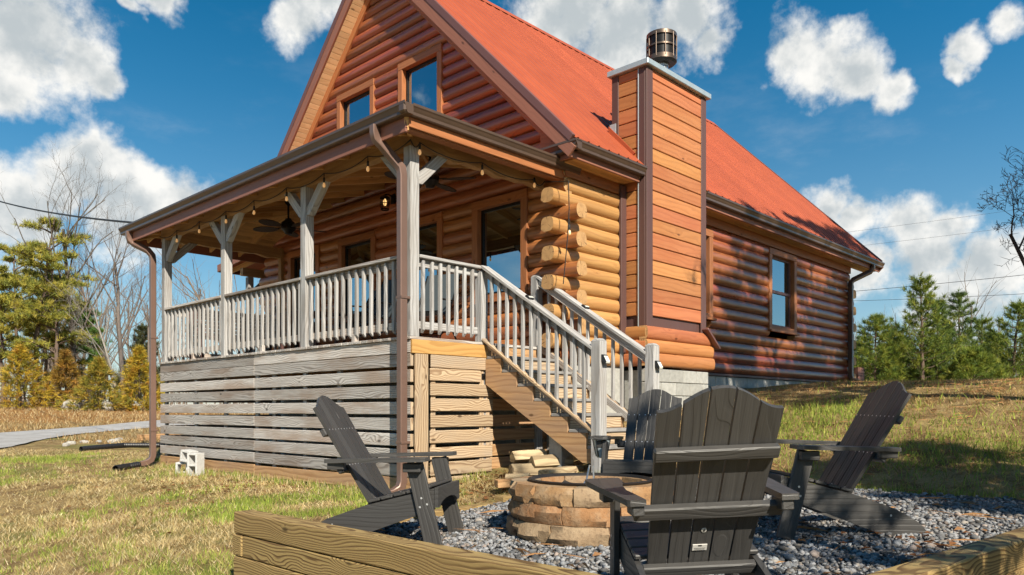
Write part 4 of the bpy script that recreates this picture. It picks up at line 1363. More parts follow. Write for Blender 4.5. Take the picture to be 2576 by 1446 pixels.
# ------------------------------------------------------------------ adirondack chairs
LEAN = R(31.5)
def make_chair():
    e = empty('adirondack_chair', (0, 0, 0))
    I4 = Matrix.Identity(4)
    for s in (-1, 1):
        y = s * .262
        prism('side_rail', [(.37, .405), (.37, .26), (.10, .165), (-.34, .0), (-.60, .0), (-.615, .03), (-.56, .09), (-.40, .18), (-.13, .275)], .026, 'chair', e, Matrix.Translation((0, y, 0)))
        beam('leg', (.375, s * .292, 0), (.235, s * .292, .575), .030, .118, 'chair', e, up=(1, 0, 0))
        arm = [(.33, .255), (.345, .29), (.345, .40), (.32, .425), (.25, .425), (.05, .405), (-.16, .375), (-.38, .350), (-.39, .34), (-.39, .275), (-.26, .285), (-.10, .300), (.05, .290), (.20, .262)]
        arm = [(u, s * v) for u, v in arm]
        W = Matrix.Translation((0, 0, .592)) @ Matrix.Rotation(R(-1.8), 4, 'Y')
        a = obj('armrest', prism_mesh('armrest', arm, .026, 'chair'), e, W)
        box('arm_block', (.235, s * .335, .545), (.12, .055, .06), 'chair', a)
        box('arm_block', (-.315, s * .305, .548), (.12, .05, .05), 'chair', a)
    B0 = Vector((-.10, 0, .275))
    U = Vector((-math.sin(LEAN), 0, math.cos(LEAN))); N = Vector((math.cos(LEAN), 0, math.sin(LEAN)))
    BF = frame(B0, U, N)
    half = .250
    def top(t): a_ = abs(t); t = min(a_ / .93, 1); return .785 + .100 * (.5 + .5 * math.cos(math.pi * t ** 1.15))
    n = 5
    for i in range(n):
        a = -half + 2 * half * i / n + .0045; b = -half + 2 * half * (i + 1) / n - .0045
        kb = .90
        poly = [(-.05, a * kb), (-.05, b * kb)]
        for k in range(5):
            yv = b + (a - b) * k / 4
            poly.append((top(yv / half), yv))
        prism('back_slat', poly, .022, 'chair', e, BF)
    def brail(u, w, hh, dd, off=.03):
        c = BF @ Vector((u, -off, 0))
        obj('back_rail', box_mesh('back_rail', w, dd, hh, 'chair', .006), e, frame(c, (0, 1, 0), -N))
    brail(.60, .50, .055, .036)
    brail(.315, .62, .062, .040, .034)
    brail(-.012, .50, .055, .036)
    for i in range(5):
        t = (i + .5) / 5
        x = .345 - t * .45; z = .405 - t * .115 + .012
        W = frame((x, 0, z), (0, 1, 0), Vector((-1, 0, -.25)))
        obj('seat_slat', box_mesh('seat_slat', .55, .082, .022, 'chair', .005), e, W)
    apr = [(-.278, .275), (-.278, .41), (.278, .41), (.278, .275), (.22, .275)] + [(.22 * math.cos(k * math.pi / 8), .275 + .05 * math.sin(k * math.pi / 8)) for k in range(1, 8)] + [(-.22, .275)]
    prism('apron', apr, .024, 'chair', e, frame((.385, 0, 0), (0, 1, 0), (-1, 0, 0)))
    # screw heads
    V = []; F = []
    def scr(c, nrm, r=.0055):
        nrm = Vector(nrm).normalized(); a = nrm.orthogonal().normalized(); b = nrm.cross(a)
        k = len(V)
        for i in range(6):
            t = i * math.pi / 3
            V.append(Vector(c) + nrm * .003 + (a * math.cos(t) + b * math.sin(t)) * r)
        F.append(tuple(range(k, k + 6)))
    for i in range(n):
        for q in (-.026, .026):
            yv = -half + 2 * half * (i + .5) / n + q
            for u in (.60, .315): scr(BF @ Vector((u, .0115, yv)), N)
    for s in (-1, 1):
        for (x, z) in ((.29, .34), (.33, .30), (.28, .28), (-.36, .14), (.25, .545)): scr((x, s * .308 if x > 0 else s * .2755, z), (0, s, 0), .008)
        for i in range(5):
            t = (i + .5) / 5
            scr((.345 - t * .45, s * .24, .405 - t * .115 + .024), (.2, 0, 1))
    o = obj('screw_heads', mk('screw_heads', V, F, 'screw'), e)
    tag(o, kind='stuff')
    return e
chair0 = make_chair()
def set_chair(o, loc, head, roll=0., pitch=0.):
    o.location = loc
    o.rotation_mode = 'XYZ'
    o.rotation_euler = (roll, pitch, head)
CHAIRS = [
 ((3.37, 4.385), R(-57), 0, 0, 'black adirondack chair in profile beside the long timber edge'),
 ((5.63, 3.79), R(203), 0, 0, 'dark adirondack chair facing us from behind the stone fire pit'),
 ((3.06, 1.80), R(46), R(-2.2), 0, 'adirondack chair turned away from us, white tag on its back'),
 ((5.30, 2.14), R(139), R(-1.), 0, 'dark brown adirondack chair in profile next to the lawn slope'),
]
for i, (p, hd, ro, pi_, lab) in enumerate(CHAIRS):
    o = chair0 if i == 0 else copy_tree(chair0)
    set_chair(o, (p[0], p[1], float(gravel_z(*p)) + .005), hd, ro, pi_)
    tag(o, lab, 'chair', 'adirondack chairs round the fire pit')
    if i == 2: chair_tag = o
BF = frame(Vector((-.10, 0, .275)), Vector((-math.sin(LEAN), 0, math.cos(LEAN))), Vector((math.cos(LEAN), 0, math.sin(LEAN))))
def part_on(o, name, me, local):
    c = bpy.data.objects.new(name, me); coll.objects.link(c); c.parent = o; c.matrix_basis = local
part_on(chair_tag, 'maker_label', box_mesh('maker_label', .064, .004, .034, 'tag_white', .001), BF @ Matrix.Translation((.095, -.013, .004)) @ Matrix.Rotation(R(90), 4, 'Y'))
V, F = lathe_data([(.0, .003), (.011, .003), (.012, 0)], 12)
part_on(chair_tag, 'round_sticker', mk('round_sticker', V, F, 'tag_white'), BF @ Matrix.Translation((.19, -.0115, -.004)) @ Matrix.Rotation(R(90), 4, 'X'))
V, F = lathe_data([(.0, .0045), (.006, .0045)], 10)
part_on(chair_tag, 'sticker_mark', mk('sticker_mark', V, F, 'chair'), BF @ Matrix.Translation((.19, -.0115, -.004)) @ Matrix.Rotation(R(90), 4, 'X'))
for k, (du, w_) in enumerate(((.106, .016), (.092, .05), (.086, .044), (.080, .05))):
    part_on(chair_tag, 'label_print', box_mesh('label_print', w_, .003, .0018 if k else .008, 'chair', .0003), BF @ Matrix.Translation((du, -.0142, .004)) @ Matrix.Rotation(R(90), 4, 'Y'))

# ------------------------------------------------------------------ fire pit
FP = Vector((4.44, 3.46, 0)); FP.z = float(gravel_z(4.44, 3.46)) - .02
pit = empty('fire_pit', FP, 'round fire pit of three courses of tan stone blocks with steel bowl', 'fire pit')
rng = random.Random(5)
def block(a0, a1, z0, z1, ri, ro):
    nu, nz = 5, 4
    V = []; F = []; am = (a0 + a1) / 2
    def pt(a, r, z): return Vector((r * math.cos(a - am), r * math.sin(a - am), z))
    ph = [rng.uniform(-.024, .020) for _ in range(nu * nz)]
    for j in range(nz):
        for i in range(nu):
            a = a0 + (a1 - a0) * i / (nu - 1); z = z0 + (z1 - z0) * j / (nz - 1)
            edge = (i in (0, nu - 1)) + (j in (0, nz - 1))
            V.append(pt(a, ro + ph[j * nu + i] - .016 * edge + .006, z))
    for j in range(nz - 1):
        for i in range(nu - 1):
            k = j * nu + i
            F.append((k, k + 1, k + nu + 1, k + nu))
    b = len(V)
    V += [pt(a0, ri, z0), pt(a1, ri, z0), pt(a0, ri, z1), pt(a1, ri, z1)]
    t0 = (nz - 1) * nu
    F.append(tuple([b + 2] + [t0 + i for i in range(nu)] + [b + 3]))
    F.append(tuple([b + 1] + [i for i in range(nu - 1, -1, -1)] + [b]))
    F.append(tuple([b] + [j * nu for j in range(nz)] + [b + 2]))
    F.append(tuple([b + 3] + [j * nu + nu - 1 for j in range(nz - 1, -1, -1)] + [b + 1]))
    F.append((b, b + 2, b + 3, b + 1))
    c = pt(am, ro, (z0 + z1) / 2)
    me = mk('stone_block', V, F, 'pit_stone', 30)
    obj('stone_block', me, pit, Matrix.Translation(FP) @ Matrix.Rotation(am, 4, 'Z'))
for ring in range(3):
    n = 10; off = [.1, .38, .02][ring] + (0 if ring != 1 else 0)
    z0 = ring * .128; z1 = z0 + .124
    widths = [1 + rng.uniform(-.18, .18) for _ in range(n)]
    tot = sum(widths); a = off
    for w in widths:
        da = 2 * math.pi * w / tot
        gap = .012 if ring < 2 else rng.choice((.012, .016, .045))
        block(a + gap / 2, a + da - gap / 2, z0, z1, .40, .605 - .008 * ring)
        a += da
zt = FP.z + .384
lathe('steel_bowl', [(.455, .0), (.46, .012), (.44, .018), (.425, .006), (.38, -.07), (.30, -.12), (.12, -.15), (0, -.155)], 'basin', pit, (FP.x, FP.y, zt), 40)
V, F = lathe_data([(.33, -.10), (.26, -.075), (.14, -.06), (0, -.055)], 18)
V = [(x + rng.uniform(-.02, .02), y + rng.uniform(-.02, .02), z + rng.uniform(-.015, .02)) for x, y, z in V]
obj('ash', mk('ash', V, F, 'ash', 60), pit, Matrix.Translation((FP.x, FP.y, zt)))
pk = empty('fire_poker', (FP.x - .02, FP.y, zt), 'thin bent metal rod sticking out of the fire bowl', 'fire poker')
q = Vector((FP.x + .06, FP.y + .04, zt))
tube('rod', [q + Vector((-.16, -.02, -.07)), q + Vector((-.03, .02, .0)), q + Vector((.0, .03, .05)), q + Vector((.005, .02, .10)), q + Vector((.02, .0, .10)), q + Vector((.012, -.02, -.08))], .007, 'steel', pk, 6)

# ------------------------------------------------------------------ landscape timbers round the pad
tw = empty('timber_edging', (2.54, 3, -.4), 'long stacked yellow timber edging with bold grain in front of the gravel', 'timber wall')
bx('timber', 2.47, 2.61, .62, 5.02, .052, .20, 'timber', tw, .007)
bx('timber', 2.472, 2.61, .62, 4.90, -.098, .046, 'timber', tw, .007)
bx('timber', 2.468, 2.61, .62, 5.02, -.25, -.104, 'timber', tw, .007)
bx('timber', 2.47, 2.61, .62, 4.90, -.40, -.256, 'timber', tw, .007)
tb_ = empty('timber_edging', (5, 4.98, -.2), 'low timber edging behind the fire pit between gravel and grass', 'timber wall')
bx('timber', 2.466, 5.0, 4.905, 5.03, -.098, .046, 'timber', tb_, .007)
bx('timber', 5.006, 7.4, 4.905, 5.03, -.05, .10, 'timber', tb_, .007)
tr_ = empty('timber_edging', (4.2, 1.0, -.2), 'timber edging with pale worn top running off past the gravel corner', 'timber wall')
beam('timber', (2.615, 1.16, .127), (6.2, .80, .127), .16, .15, 'timber', tr_, ch=.008)
beam('timber', (2.615, 1.165, -.027), (6.2, .805, -.027), .16, .15, 'timber', tr_, ch=.008)
beam('timber', (2.615, 1.16, -.182), (6.2, .80, -.182), .16, .15, 'timber', tr_, ch=.008)

# gravel
gxs = np.arange(PAD[0], 7.8, .1); gys = np.arange(PAD[2] - .05, PAD[3], .1)
X, Y = np.meshgrid(gxs, gys)
ii = (np.arange(len(gys) - 1)[:, None] * len(gxs) + np.arange(len(gxs) - 1)[None, :]).ravel()
Zb = np.where(in_pad(X, Y, .12), gravel_z(X, Y) - .012, terrain(X, Y) - .08)
tag(obj('gravel_bed', mesh_np('gravel_bed', np.stack([X.ravel(), Y.ravel(), Zb.ravel()], 1), np.stack([ii, ii + 1, ii + len(gxs) + 1, ii + len(gxs)], 1), 'gravel_bed', smooth=True)), kind='structure')
nr = np.random.default_rng(11)
ph = (1 + 5 ** .5) / 2
ico = np.array([(-1, ph, 0), (1, ph, 0), (-1, -ph, 0), (1, -ph, 0), (0, -1, ph), (0, 1, ph), (0, -1, -ph), (0, 1, -ph), (ph, 0, -1), (ph, 0, 1), (-ph, 0, -1), (-ph, 0, 1)]) / math.sqrt(1 + ph * ph)
icof = np.array([(0, 11, 5), (0, 5, 1), (0, 1, 7), (0, 7, 10), (0, 10, 11), (1, 5, 9), (5, 11, 4), (11, 10, 2), (10, 7, 6), (7, 1, 8), (3, 9, 4), (3, 4, 2), (3, 2, 6), (3, 6, 8), (3, 8, 9), (4, 9, 5), (2, 4, 11), (6, 2, 10), (8, 6, 7), (9, 8, 1)])
def stones(xy, z, size, col, jitter=.42, flat=.66):
    n = len(xy)
    V = ico[None] * (1 + nr.uniform(-jitter, jitter, (n, 12, 1)))
    ax = np.stack([nr.uniform(.8, 1.35, n), nr.uniform(.6, 1.0, n), nr.uniform(flat * .75, flat * 1.2, n)], 1)
    V = V * ax[:, None, :]
    a = nr.uniform(0, 6.28, n); tl = nr.normal(0, .35, n)
    c, s = np.cos(tl), np.sin(tl)
    y = V[..., 1] * c[:, None] - V[..., 2] * s[:, None]; zz = V[..., 1] * s[:, None] + V[..., 2] * c[:, None]
    c, s = np.cos(a), np.sin(a)
    x = V[..., 0] * c[:, None] - y * s[:, None]; y = V[..., 0] * s[:, None] + y * c[:, None]
    V = np.stack([x, y, zz], -1) * size[:, None, None]
    V[..., 0] += xy[:, 0:1]; V[..., 1] += xy[:, 1:2]; V[..., 2] += z[:, None]
    F = (icof[None] + (np.arange(n) * 12)[:, None, None]).reshape(-1, 3)
    return V.reshape(-1, 3), F, np.repeat(col, 12, 0)
ng = 42000
xy = np.stack([nr.uniform(PAD[0], 7.75, ng), nr.uniform(PAD[2] - .05, PAD[3], ng)], 1)
m = in_pad(xy[:, 0], xy[:, 1]) & (np.hypot(xy[:, 0] - FP.x, xy[:, 1] - FP.y) > .58)
# stones thin out toward the lawn
m &= ~((xy[:, 0] > 6.9) & (nr.uniform(0, 1, ng) < sst(6.9, 7.7, xy[:, 0])))
xy = xy[m]
size = nr.uniform(.009, .021, len(xy)) * (1 + .5 * (nr.uniform(0, 1, len(xy)) > .93))
tone = nr.uniform(.06, .36, len(xy))
tint = nr.choice(4, len(xy), p=[.55, .25, .12, .08])
tints = np.array([(1, 1.01, 1.04), (.95, 1.0, 1.06), (1.1, 1.0, .88), (1.12, .92, .8)])
V, F, c = stones(xy, gravel_z(xy[:, 0], xy[:, 1]) + size * nr.uniform(-.2, .75, len(xy)), size, tone[:, None] * tints[tint])
tag(obj('gravel', mesh_np('gravel', V, F, 'gravel', c)), 'loose grey crushed gravel under the chairs', 'gravel', kind='stuff')

# ------------------------------------------------------------------ grass, straw, leaves
def frustum(n, dmin, dmax, pxa, pxb, powr=1.0):
    r = nr.uniform((pxa - 1287.5) / 1923, (pxb - 1287.5) / 1923, n)
    d = dmin + (dmax - dmin) * nr.uniform(0, 1, n) ** powr
    return d * (_C + r * _S), d * (_S - r * _C), d
def lawn_ok(x, y):
    ok = ~in_pad(x, y, -.02)
    ok &= ~((x > XF - .02) & (x < XG + 11) & (y > YR - .02) & (y < 15.2))
    ok &= ~((x > 9.3) & (x < XE + .1) & (y > 6.25) & (y < 15.2))
    ok &= ~((x > 6.8) & (x < 8.1) & (y > 5.2) & (y < 7.2))
    ok &= ~((x > 2.42) & (x < 2.66) & (y < 5.05) & (y > .5))
    ok &= ~((x > 2.42) & (x < 7.5) & (y < 5.05) & (y > 4.88))
    ok &= ~((x > 2.5) & (x < 6.6) & (y < 1.3) & (y > .7))
    lo = np.interp(x, [p[0] for p in ROAD_A], [p[1] for p in ROAD_A]); hi = np.interp(x, [p[0] for p in ROAD_B], [p[1] for p in ROAD_B])
    ok &= ~((y > lo + .5 * (vnoise(x, y, 1.1, 21) - .5)) & (y < hi))
    return ok
def blades(x, y, h, w, lean, col, zoff=0.):
    n = len(x)
    z = terrain(x, y) + zoff
    a = nr.uniform(0, 6.283, n); la = nr.uniform(0, 6.283, n)
    dx, dy = np.cos(a) * w / 2, np.sin(a) * w / 2
    V = np.zeros((n, 3, 3))
    V[:, 0] = np.stack([x - dx, y - dy, z - .004], 1); V[:, 1] = np.stack([x + dx, y + dy, z - .004], 1)
    V[:, 2] = np.stack([x + np.cos(la) * lean * h, y + np.sin(la) * lean * h, z + h * np.sqrt(np.maximum(.04, 1 - np.minimum(lean, .98) ** 2))], 1)
    return V.reshape(-1, 3), np.arange(n * 3).reshape(-1, 3), np.repeat(col, 3, 0)
x1, y1, d1 = frustum(330000, 2.6, 17, -260, 1500, 1.25)
x2, y2, d2 = frustum(190000, 5.5, 24, 1500, 2860, 1.2)
x = np.concatenate([x1, x2]); y = np.concatenate([y1, y2]); d = np.concatenate([d1, d2])
m = lawn_ok(x, y); x, y, d = x[m], y[m], d[m]
right = sst(6.5, 8.5, x) * (1 - sst(8, 12, y))
gr = vnoise(x, y, .42, 31) * .5 + vnoise(x, y, 1.3, 32) * .32 + vnoise(x, y, 4.5, 33) * .18
gr_l = sst(.44, .66, gr + .10 * (vnoise(x, y, 9., 36) - .5)) * .85
green_r = np.clip(np.exp(-(((x - 9.7) / 1.1) ** 2 + ((y - 4.0) / .7) ** 2)) * 1.3 + np.exp(-(((x - 8.9) / .8) ** 2 + ((y - 1.8) / 1.2) ** 2)) * .8 * sst(.35, .6, gr), 0, 1)
green = np.where(right > .5, green_r * .95 + .05 * gr, gr_l)
isg = nr.uniform(0, 1, len(x)) < green
bare = sst(.38, .60, vnoise(x, y, .8, 41) * .45 + vnoise(x, y, 2.7, 42) * .35 + vnoise(x, y, 7., 43) * .2)
keep = (isg & (nr.uniform(0, 1, len(x)) < 1 - .35 * bare)) | (nr.uniform(0, 1, len(x)) < (.98 - .80 * bare) * (1 - .45 * right))
x, y, d, isg, right, bare = x[keep], y[keep], d[keep], isg[keep], right[keep], bare[keep]
n = len(x)
clump = .55 + .9 * vnoise(x, y, 6.5, 51)
h = clump * np.where(isg, nr.uniform(.035, .095, n), nr.uniform(.025, .085, n)) * (1 + .35 * isg * (right > .5))
lean = np.where(isg, nr.uniform(.1, .85, n), nr.uniform(.55, .99, n))
wd = np.clip(.0016 * d * .75, .0035, .012) * nr.uniform(.7, 1.2, n)
dry = np.array([(.62, .49, .25), (.54, .41, .19), (.40, .28, .12), (.70, .60, .37), (.24, .15, .07)])
grn = np.array([(.25, .33, .05), (.32, .39, .065), (.18, .25, .045), (.42, .45, .10)])
col = np.where(isg[:, None], grn[nr.integers(0, 4, n)], dry[nr.choice(5, n, p=[.3, .26, .18, .16, .10])]) * nr.uniform(.7, 1.2, (n, 1)) * (.80 + .4 * vnoise(x, y, 2.2, 53))[:, None]
col = np.where(((right > .5) & ~isg)[:, None], col * np.array([.86, .72, .62]), col)
# coarse dead grass on the bank past the driveway
bx_, by_, bd_ = frustum(60000, 19, 46, -320, 900, .9)
blo = np.interp(bx_, [p[0] for p in ROAD_A], [p[1] for p in ROAD_A]); bhi = np.interp(bx_, [p[0] for p in ROAD_B], [p[1] for p in ROAD_B])
mm = ((by_ > bhi + .2) | (by_ < blo - .1)) & (by_ > 17)
mm &= nr.uniform(0, 1, len(bx_)) < .25 + .75 * sst(.4, .6, vnoise(bx_, by_, .5, 61))
bx_, by_, bd_ = bx_[mm], by_[mm], bd_[mm]; bn = len(bx_)
x = np.concatenate([x, bx_]); y = np.concatenate([y, by_]); h = np.concatenate([h, nr.uniform(.06, .22, bn)]); lean = np.concatenate([lean, nr.uniform(.3, .95, bn)])
wd = np.concatenate([wd, .0011 * bd_]); col = np.concatenate([col, np.array([(.50, .36, .17), (.40, .25, .10), (.56, .44, .25), (.27, .15, .06)])[nr.integers(0, 4, bn)] * nr.uniform(.7, 1.2, (bn, 1))])
# stray taller tufts
k_ = 260
cxs, cys, _d = frustum(k_, 3.2, 14, -200, 1200, 1.1)
kk = lawn_ok(cxs, cys); cxs, cys = cxs[kk], cys[kk]; per = 26
tx = np.repeat(cxs, per) + nr.normal(0, .03, len(cxs) * per); ty = np.repeat(cys, per) + nr.normal(0, .03, len(cxs) * per); tn = len(tx)
tg = np.repeat(nr.uniform(0, 1, len(cxs)) < .6, per)
x = np.concatenate([x, tx]); y = np.concatenate([y, ty]); h = np.concatenate([h, nr.uniform(.05, .13, tn)]); lean = np.concatenate([lean, nr.uniform(.1, .8, tn)])
wd = np.concatenate([wd, np.full(tn, .0055)]); col = np.concatenate([col, np.where(tg[:, None], grn[nr.integers(0, 4, tn)], dry[nr.integers(0, 4, tn)])])
# longer tufts where the mower does not reach: along skirt, timbers and blocks
ex = np.concatenate([nr.normal(XF - .05, .05, 2600), nr.normal(2.44, .04, 1500), nr.uniform(2.6, 6.8, 1800), nr.normal(5.3, .15, 300), nr.uniform(5.7, 6.8, 600)])
ey = np.concatenate([nr.uniform(7.1, 14.4, 2600), nr.uniform(2.2, 5.1, 1500), nr.normal(5.09, .04, 1800), nr.normal(12.5, .25, 300), nr.normal(7.02, .04, 600)])
en = len(ex); ed = np.hypot(ex, ey); eg = nr.uniform(0, 1, en) < .5
x = np.concatenate([x, ex]); y = np.concatenate([y, ey])
h = np.concatenate([h, nr.uniform(.05, .15, en)]); lean = np.concatenate([lean, nr.uniform(.1, .75, en)])
wd = np.concatenate([wd, np.clip(.0011 * ed, .004, .012)])
col = np.concatenate([col, np.where(eg[:, None], grn[nr.integers(0, 4, en)], dry[nr.integers(0, 4, en)]) * .9])
V, F, c = blades(x, y, h, wd, lean, col)
tag(obj('grass', mesh_np('grass', V, F, 'blade', c)), 'patchy straw coloured and green winter lawn', 'grass', kind='stuff')

lv = [(5.0, 10.2, 300, .7), (4.6, 9.3, 130, .8), (6.7, 6.3, 420, .45), (7.25, 4.9, 260, .35), (6.0, 5.6, 120, .5), (5.2, 1.9, 60, 1.4), (3.6, 3.0, 40, 1.), (3.0, 6.5, 60, 2.0), (10, 4, 120, 3.0), (5.1, 1.55, 60, .35)]
LX = np.concatenate([nr.normal(a, s, k) for a, b, k, s in lv]); LY = np.concatenate([nr.normal(b, s, k) for a, b, k, s in lv])
m = (LX > 2.7) & ~((LX > 5.6) & (LY > 7.0)) & (np.hypot(LX - FP.x, LY - FP.y) > .66); LX, LY = LX[m], LY[m]
n = len(LX); LZ = np.where(in_pad(LX, LY), gravel_z(LX, LY) + .022, terrain(LX, LY) + .018)
a = nr.uniform(0, 6.28, n); s = nr.uniform(.018, .045, n)
V = np.zeros((n, 4, 3))
for k, (u, v, w) in enumerate(((-1, 0, 0), (0, -.5, .35), (1, 0, .15), (0, .5, .45))):
    V[:, k, 0] = LX + (u * np.cos(a) - v * np.sin(a)) * s; V[:, k, 1] = LY + (u * np.sin(a) + v * np.cos(a)) * s; V[:, k, 2] = LZ + w * s * nr.uniform(.2, 1.2, n)
lc = np.array([(.30, .13, .05), (.22, .09, .035), (.38, .2, .09), (.16, .07, .03)])[nr.integers(0, 4, n)]
tag(obj('fallen_leaves', mesh_np('fallen_leaves', V.reshape(-1, 3), np.arange(n * 4).reshape(-1, 4), 'blade', np.repeat(lc, 4, 0))), 'dry brown oak leaves lying in drifts', 'leaves', kind='stuff')
# straw twigs on gravel and slope
n = 900
SX = np.concatenate([nr.uniform(2.7, 7.3, 160), nr.uniform(7.2, 16, n - 160)]); SY = np.concatenate([nr.uniform(1.2, 4.9, 160), nr.uniform(.5, 6.2, n - 160)])
a = nr.uniform(0, 3.14, n); L = nr.uniform(.05, .16, n)
SZ = np.where(in_pad(SX, SY), gravel_z(SX, SY) + .03, terrain(SX, SY) + .02)
V = np.zeros((n, 3, 3))
V[:, 0] = np.stack([SX - np.cos(a) * L, SY - np.sin(a) * L, SZ], 1); V[:, 1] = np.stack([SX + np.sin(a) * .006, SY - np.cos(a) * .006, SZ + .012], 1); V[:, 2] = np.stack([SX + np.cos(a) * L, SY + np.sin(a) * L, SZ + nr.uniform(-.01, .02, n)], 1)
tag(obj('pine_straw', mesh_np('pine_straw', V.reshape(-1, 3), np.arange(n * 3).reshape(-1, 3), 'blade', np.tile((.36, .19, .08), (n * 3, 1)))), 'scattered brown pine straw and twigs', 'pine straw', kind='stuff')

# ------------------------------------------------------------------ small yard things
def T_(x, y): return float(terrain(x, y))
def cblock(loc, rot, label, half=False, tilt=0.):
    L, H, D, t = (.39, .19, .19, .034) if not half else (.20, .19, .19, .034)
    outer = [(-L / 2, -H / 2), (L / 2, -H / 2), (L / 2, H / 2), (-L / 2, H / 2)]
    import bmesh
    bm = bmesh.new()
    def bb(x0, x1, z0, z1):
        m = Matrix.Translation(((x0 + x1) / 2, 0, (z0 + z1) / 2)) @ Matrix.Diagonal((x1 - x0, D, z1 - z0, 1))
        bmesh.ops.create_cube(bm, size=1, matrix=m)
    bb(-L / 2, L / 2, -H / 2, -H / 2 + t); bb(-L / 2, L / 2, H / 2 - t, H / 2)
    bb(-L / 2, -L / 2 + t, -H / 2 + t, H / 2 - t); bb(L / 2 - t, L / 2, -H / 2 + t, H / 2 - t)
    if not half: bb(-t / 2, t / 2, -H / 2 + t, H / 2 - t)
    bmesh.ops.bevel(bm, geom=[e for e in bm.edges], offset=.004, segments=1, affect='EDGES')
    me = bpy.data.meshes.new('concrete_block'); bm.to_mesh(me); bm.free(); me.materials.append(MAT['cmu_new'])
    o = obj('concrete_block', me, None, Matrix.Translation(loc) @ Matrix.Rotation(rot, 4, 'Z') @ Matrix.Rotation(tilt, 4, 'Y'))
    tag(o, label, 'concrete block', 'concrete blocks by the porch skirt')
zb_ = T_(5.4, 12.4)
cblock((5.42, 12.33, zb_ + .165), R(-62), 'hollow concrete block with dry leaves inside, leaning on the porch skirt', half=False, tilt=R(90))
cblock((5.40, 12.75, zb_ + .10), R(-40), 'smaller concrete block sitting left of the leafy one', half=True)
cblock((5.42, 12.58, zb_ + .30), R(-70), 'broken concrete block piece lying on top of two blocks', half=True, tilt=R(8))
def drain(path, label):
    P = [Vector(p) for p in path]
    L = sum((b - a).length for a, b in zip(P[:-1], P[1:]))
    n = int(L / .02); out = []; rad = []
    for i in range(n + 1):
        s = L * i / n
        for a, b in zip(P[:-1], P[1:]):
            q = (b - a).length
            if s <= q + 1e-6: out.append(a.lerp(b, s / q)); break
            s -= q
        rad.append(.058 if i % 2 else .050)
    V = []; F = []; m = 10
    for i, p in enumerate(out):
        t = (out[min(i + 1, len(out) - 1)] - out[max(i - 1, 0)]).normalized(); a = Vector((0, 0, 1)).cross(t).normalized(); b = t.cross(a)
        for k in range(m): V.append(p + (a * math.cos(6.2832 * k / m) + b * math.sin(6.2832 * k / m)) * rad[i])
    for i in range(len(out) - 1):
        for k in range(m): F.append((i * m + k, i * m + (k + 1) % m, (i + 1) * m + (k + 1) % m, (i + 1) * m + k))
    V2 = [v for v in V]
    o = obj('drain_pipe', mk('drain_pipe', V, F, 'black_plastic', 20)); tag(o, label, 'drain pipe', 'black drain pipes')
drain([(5.36, 14.56, T_(5.36, 14.56) + .05), (5.15, 14.5, T_(5.1, 14.4) + .05), (4.80, 14.12, T_(4.8, 14.1) + .06)], 'short black corrugated drain pipe at the foot of the downspout')
drain([(7.6, 19.0, T_(7.6, 19) + .06), (6.6, 18.9, T_(6.6, 18.9) + .07), (5.55, 18.4, T_(5.55, 18.4) + .07)], 'longer black corrugated drain pipe reaching out of the cabin shadow')
o = beam('lying_timber', (7.9, 21.5, T_(7.9, 21.5) + .09), (10.5, 22.0, T_(10.5, 22) + .09), .16, .16, 'stringer'); tag(o, 'dark timber lying in the cabin shadow near the driveway', 'timber')
def rock(p, s, label, seed, group=None, mat='rock'):
    rr = np.random.default_rng(seed)
    import bmesh
    bm = bmesh.new(); bmesh.ops.create_icosphere(bm, subdivisions=2, radius=1)
    off = rr.uniform(0, 9)
    for v in bm.verts:
        k = 1 + .25 * math.sin(v.co.x * 2.3 + off) + .2 * math.sin(v.co.y * 3.1 + off * 2) + rr.uniform(-.08, .08)
        v.co = Vector((v.co.x * k * s, v.co.y * k * s * .8, v.co.z * k * s * .55))
    me = bpy.data.meshes.new('rock'); bm.to_mesh(me); bm.free(); me.materials.append(MAT[mat])
    o = obj('rock', me, None, Matrix.Translation(p) @ Matrix.Rotation(float(rr.uniform(0, 6)), 4, 'Z'))
    tag(o, label, 'rock', group)
ORD = ['first', 'second', 'third', 'fourth', 'fifth', 'sixth', 'seventh', 'eighth', 'ninth']
for i in range(7):
    x = 5.9 + i * .24 + random.uniform(-.15, .15); y = 20.6 + random.uniform(-.5, .5) + .16 * i
    rock((x, y, T_(x, y) + .03), random.uniform(.06, .13), ORD[i] + ' pale rock in the row toward the driveway, counted from the picture edge', 50 + i, 'pale rocks beside the driveway')
for i in range(7):
    p = look(165 + i * 28 + random.uniform(-8, 8), 1015, 39 + random.uniform(-1, 1)); z = T_(p.x, p.y)
    rock((p.x, p.y, z + .15), random.uniform(.35, .7), ORD[i] + ' large boulder below the far trees, counted from the picture edge', 80 + i, 'boulders below the far trees')
o = bx('storage_tote', 0, .9, 0, .5, 0, .45, 'blue_tarp'); 
p = look(204, 1008, 41); o.location = (p.x, p.y, T_(p.x, p.y) + .4); tag(o, 'small blue tote far off between the golden shrubs', 'tote')

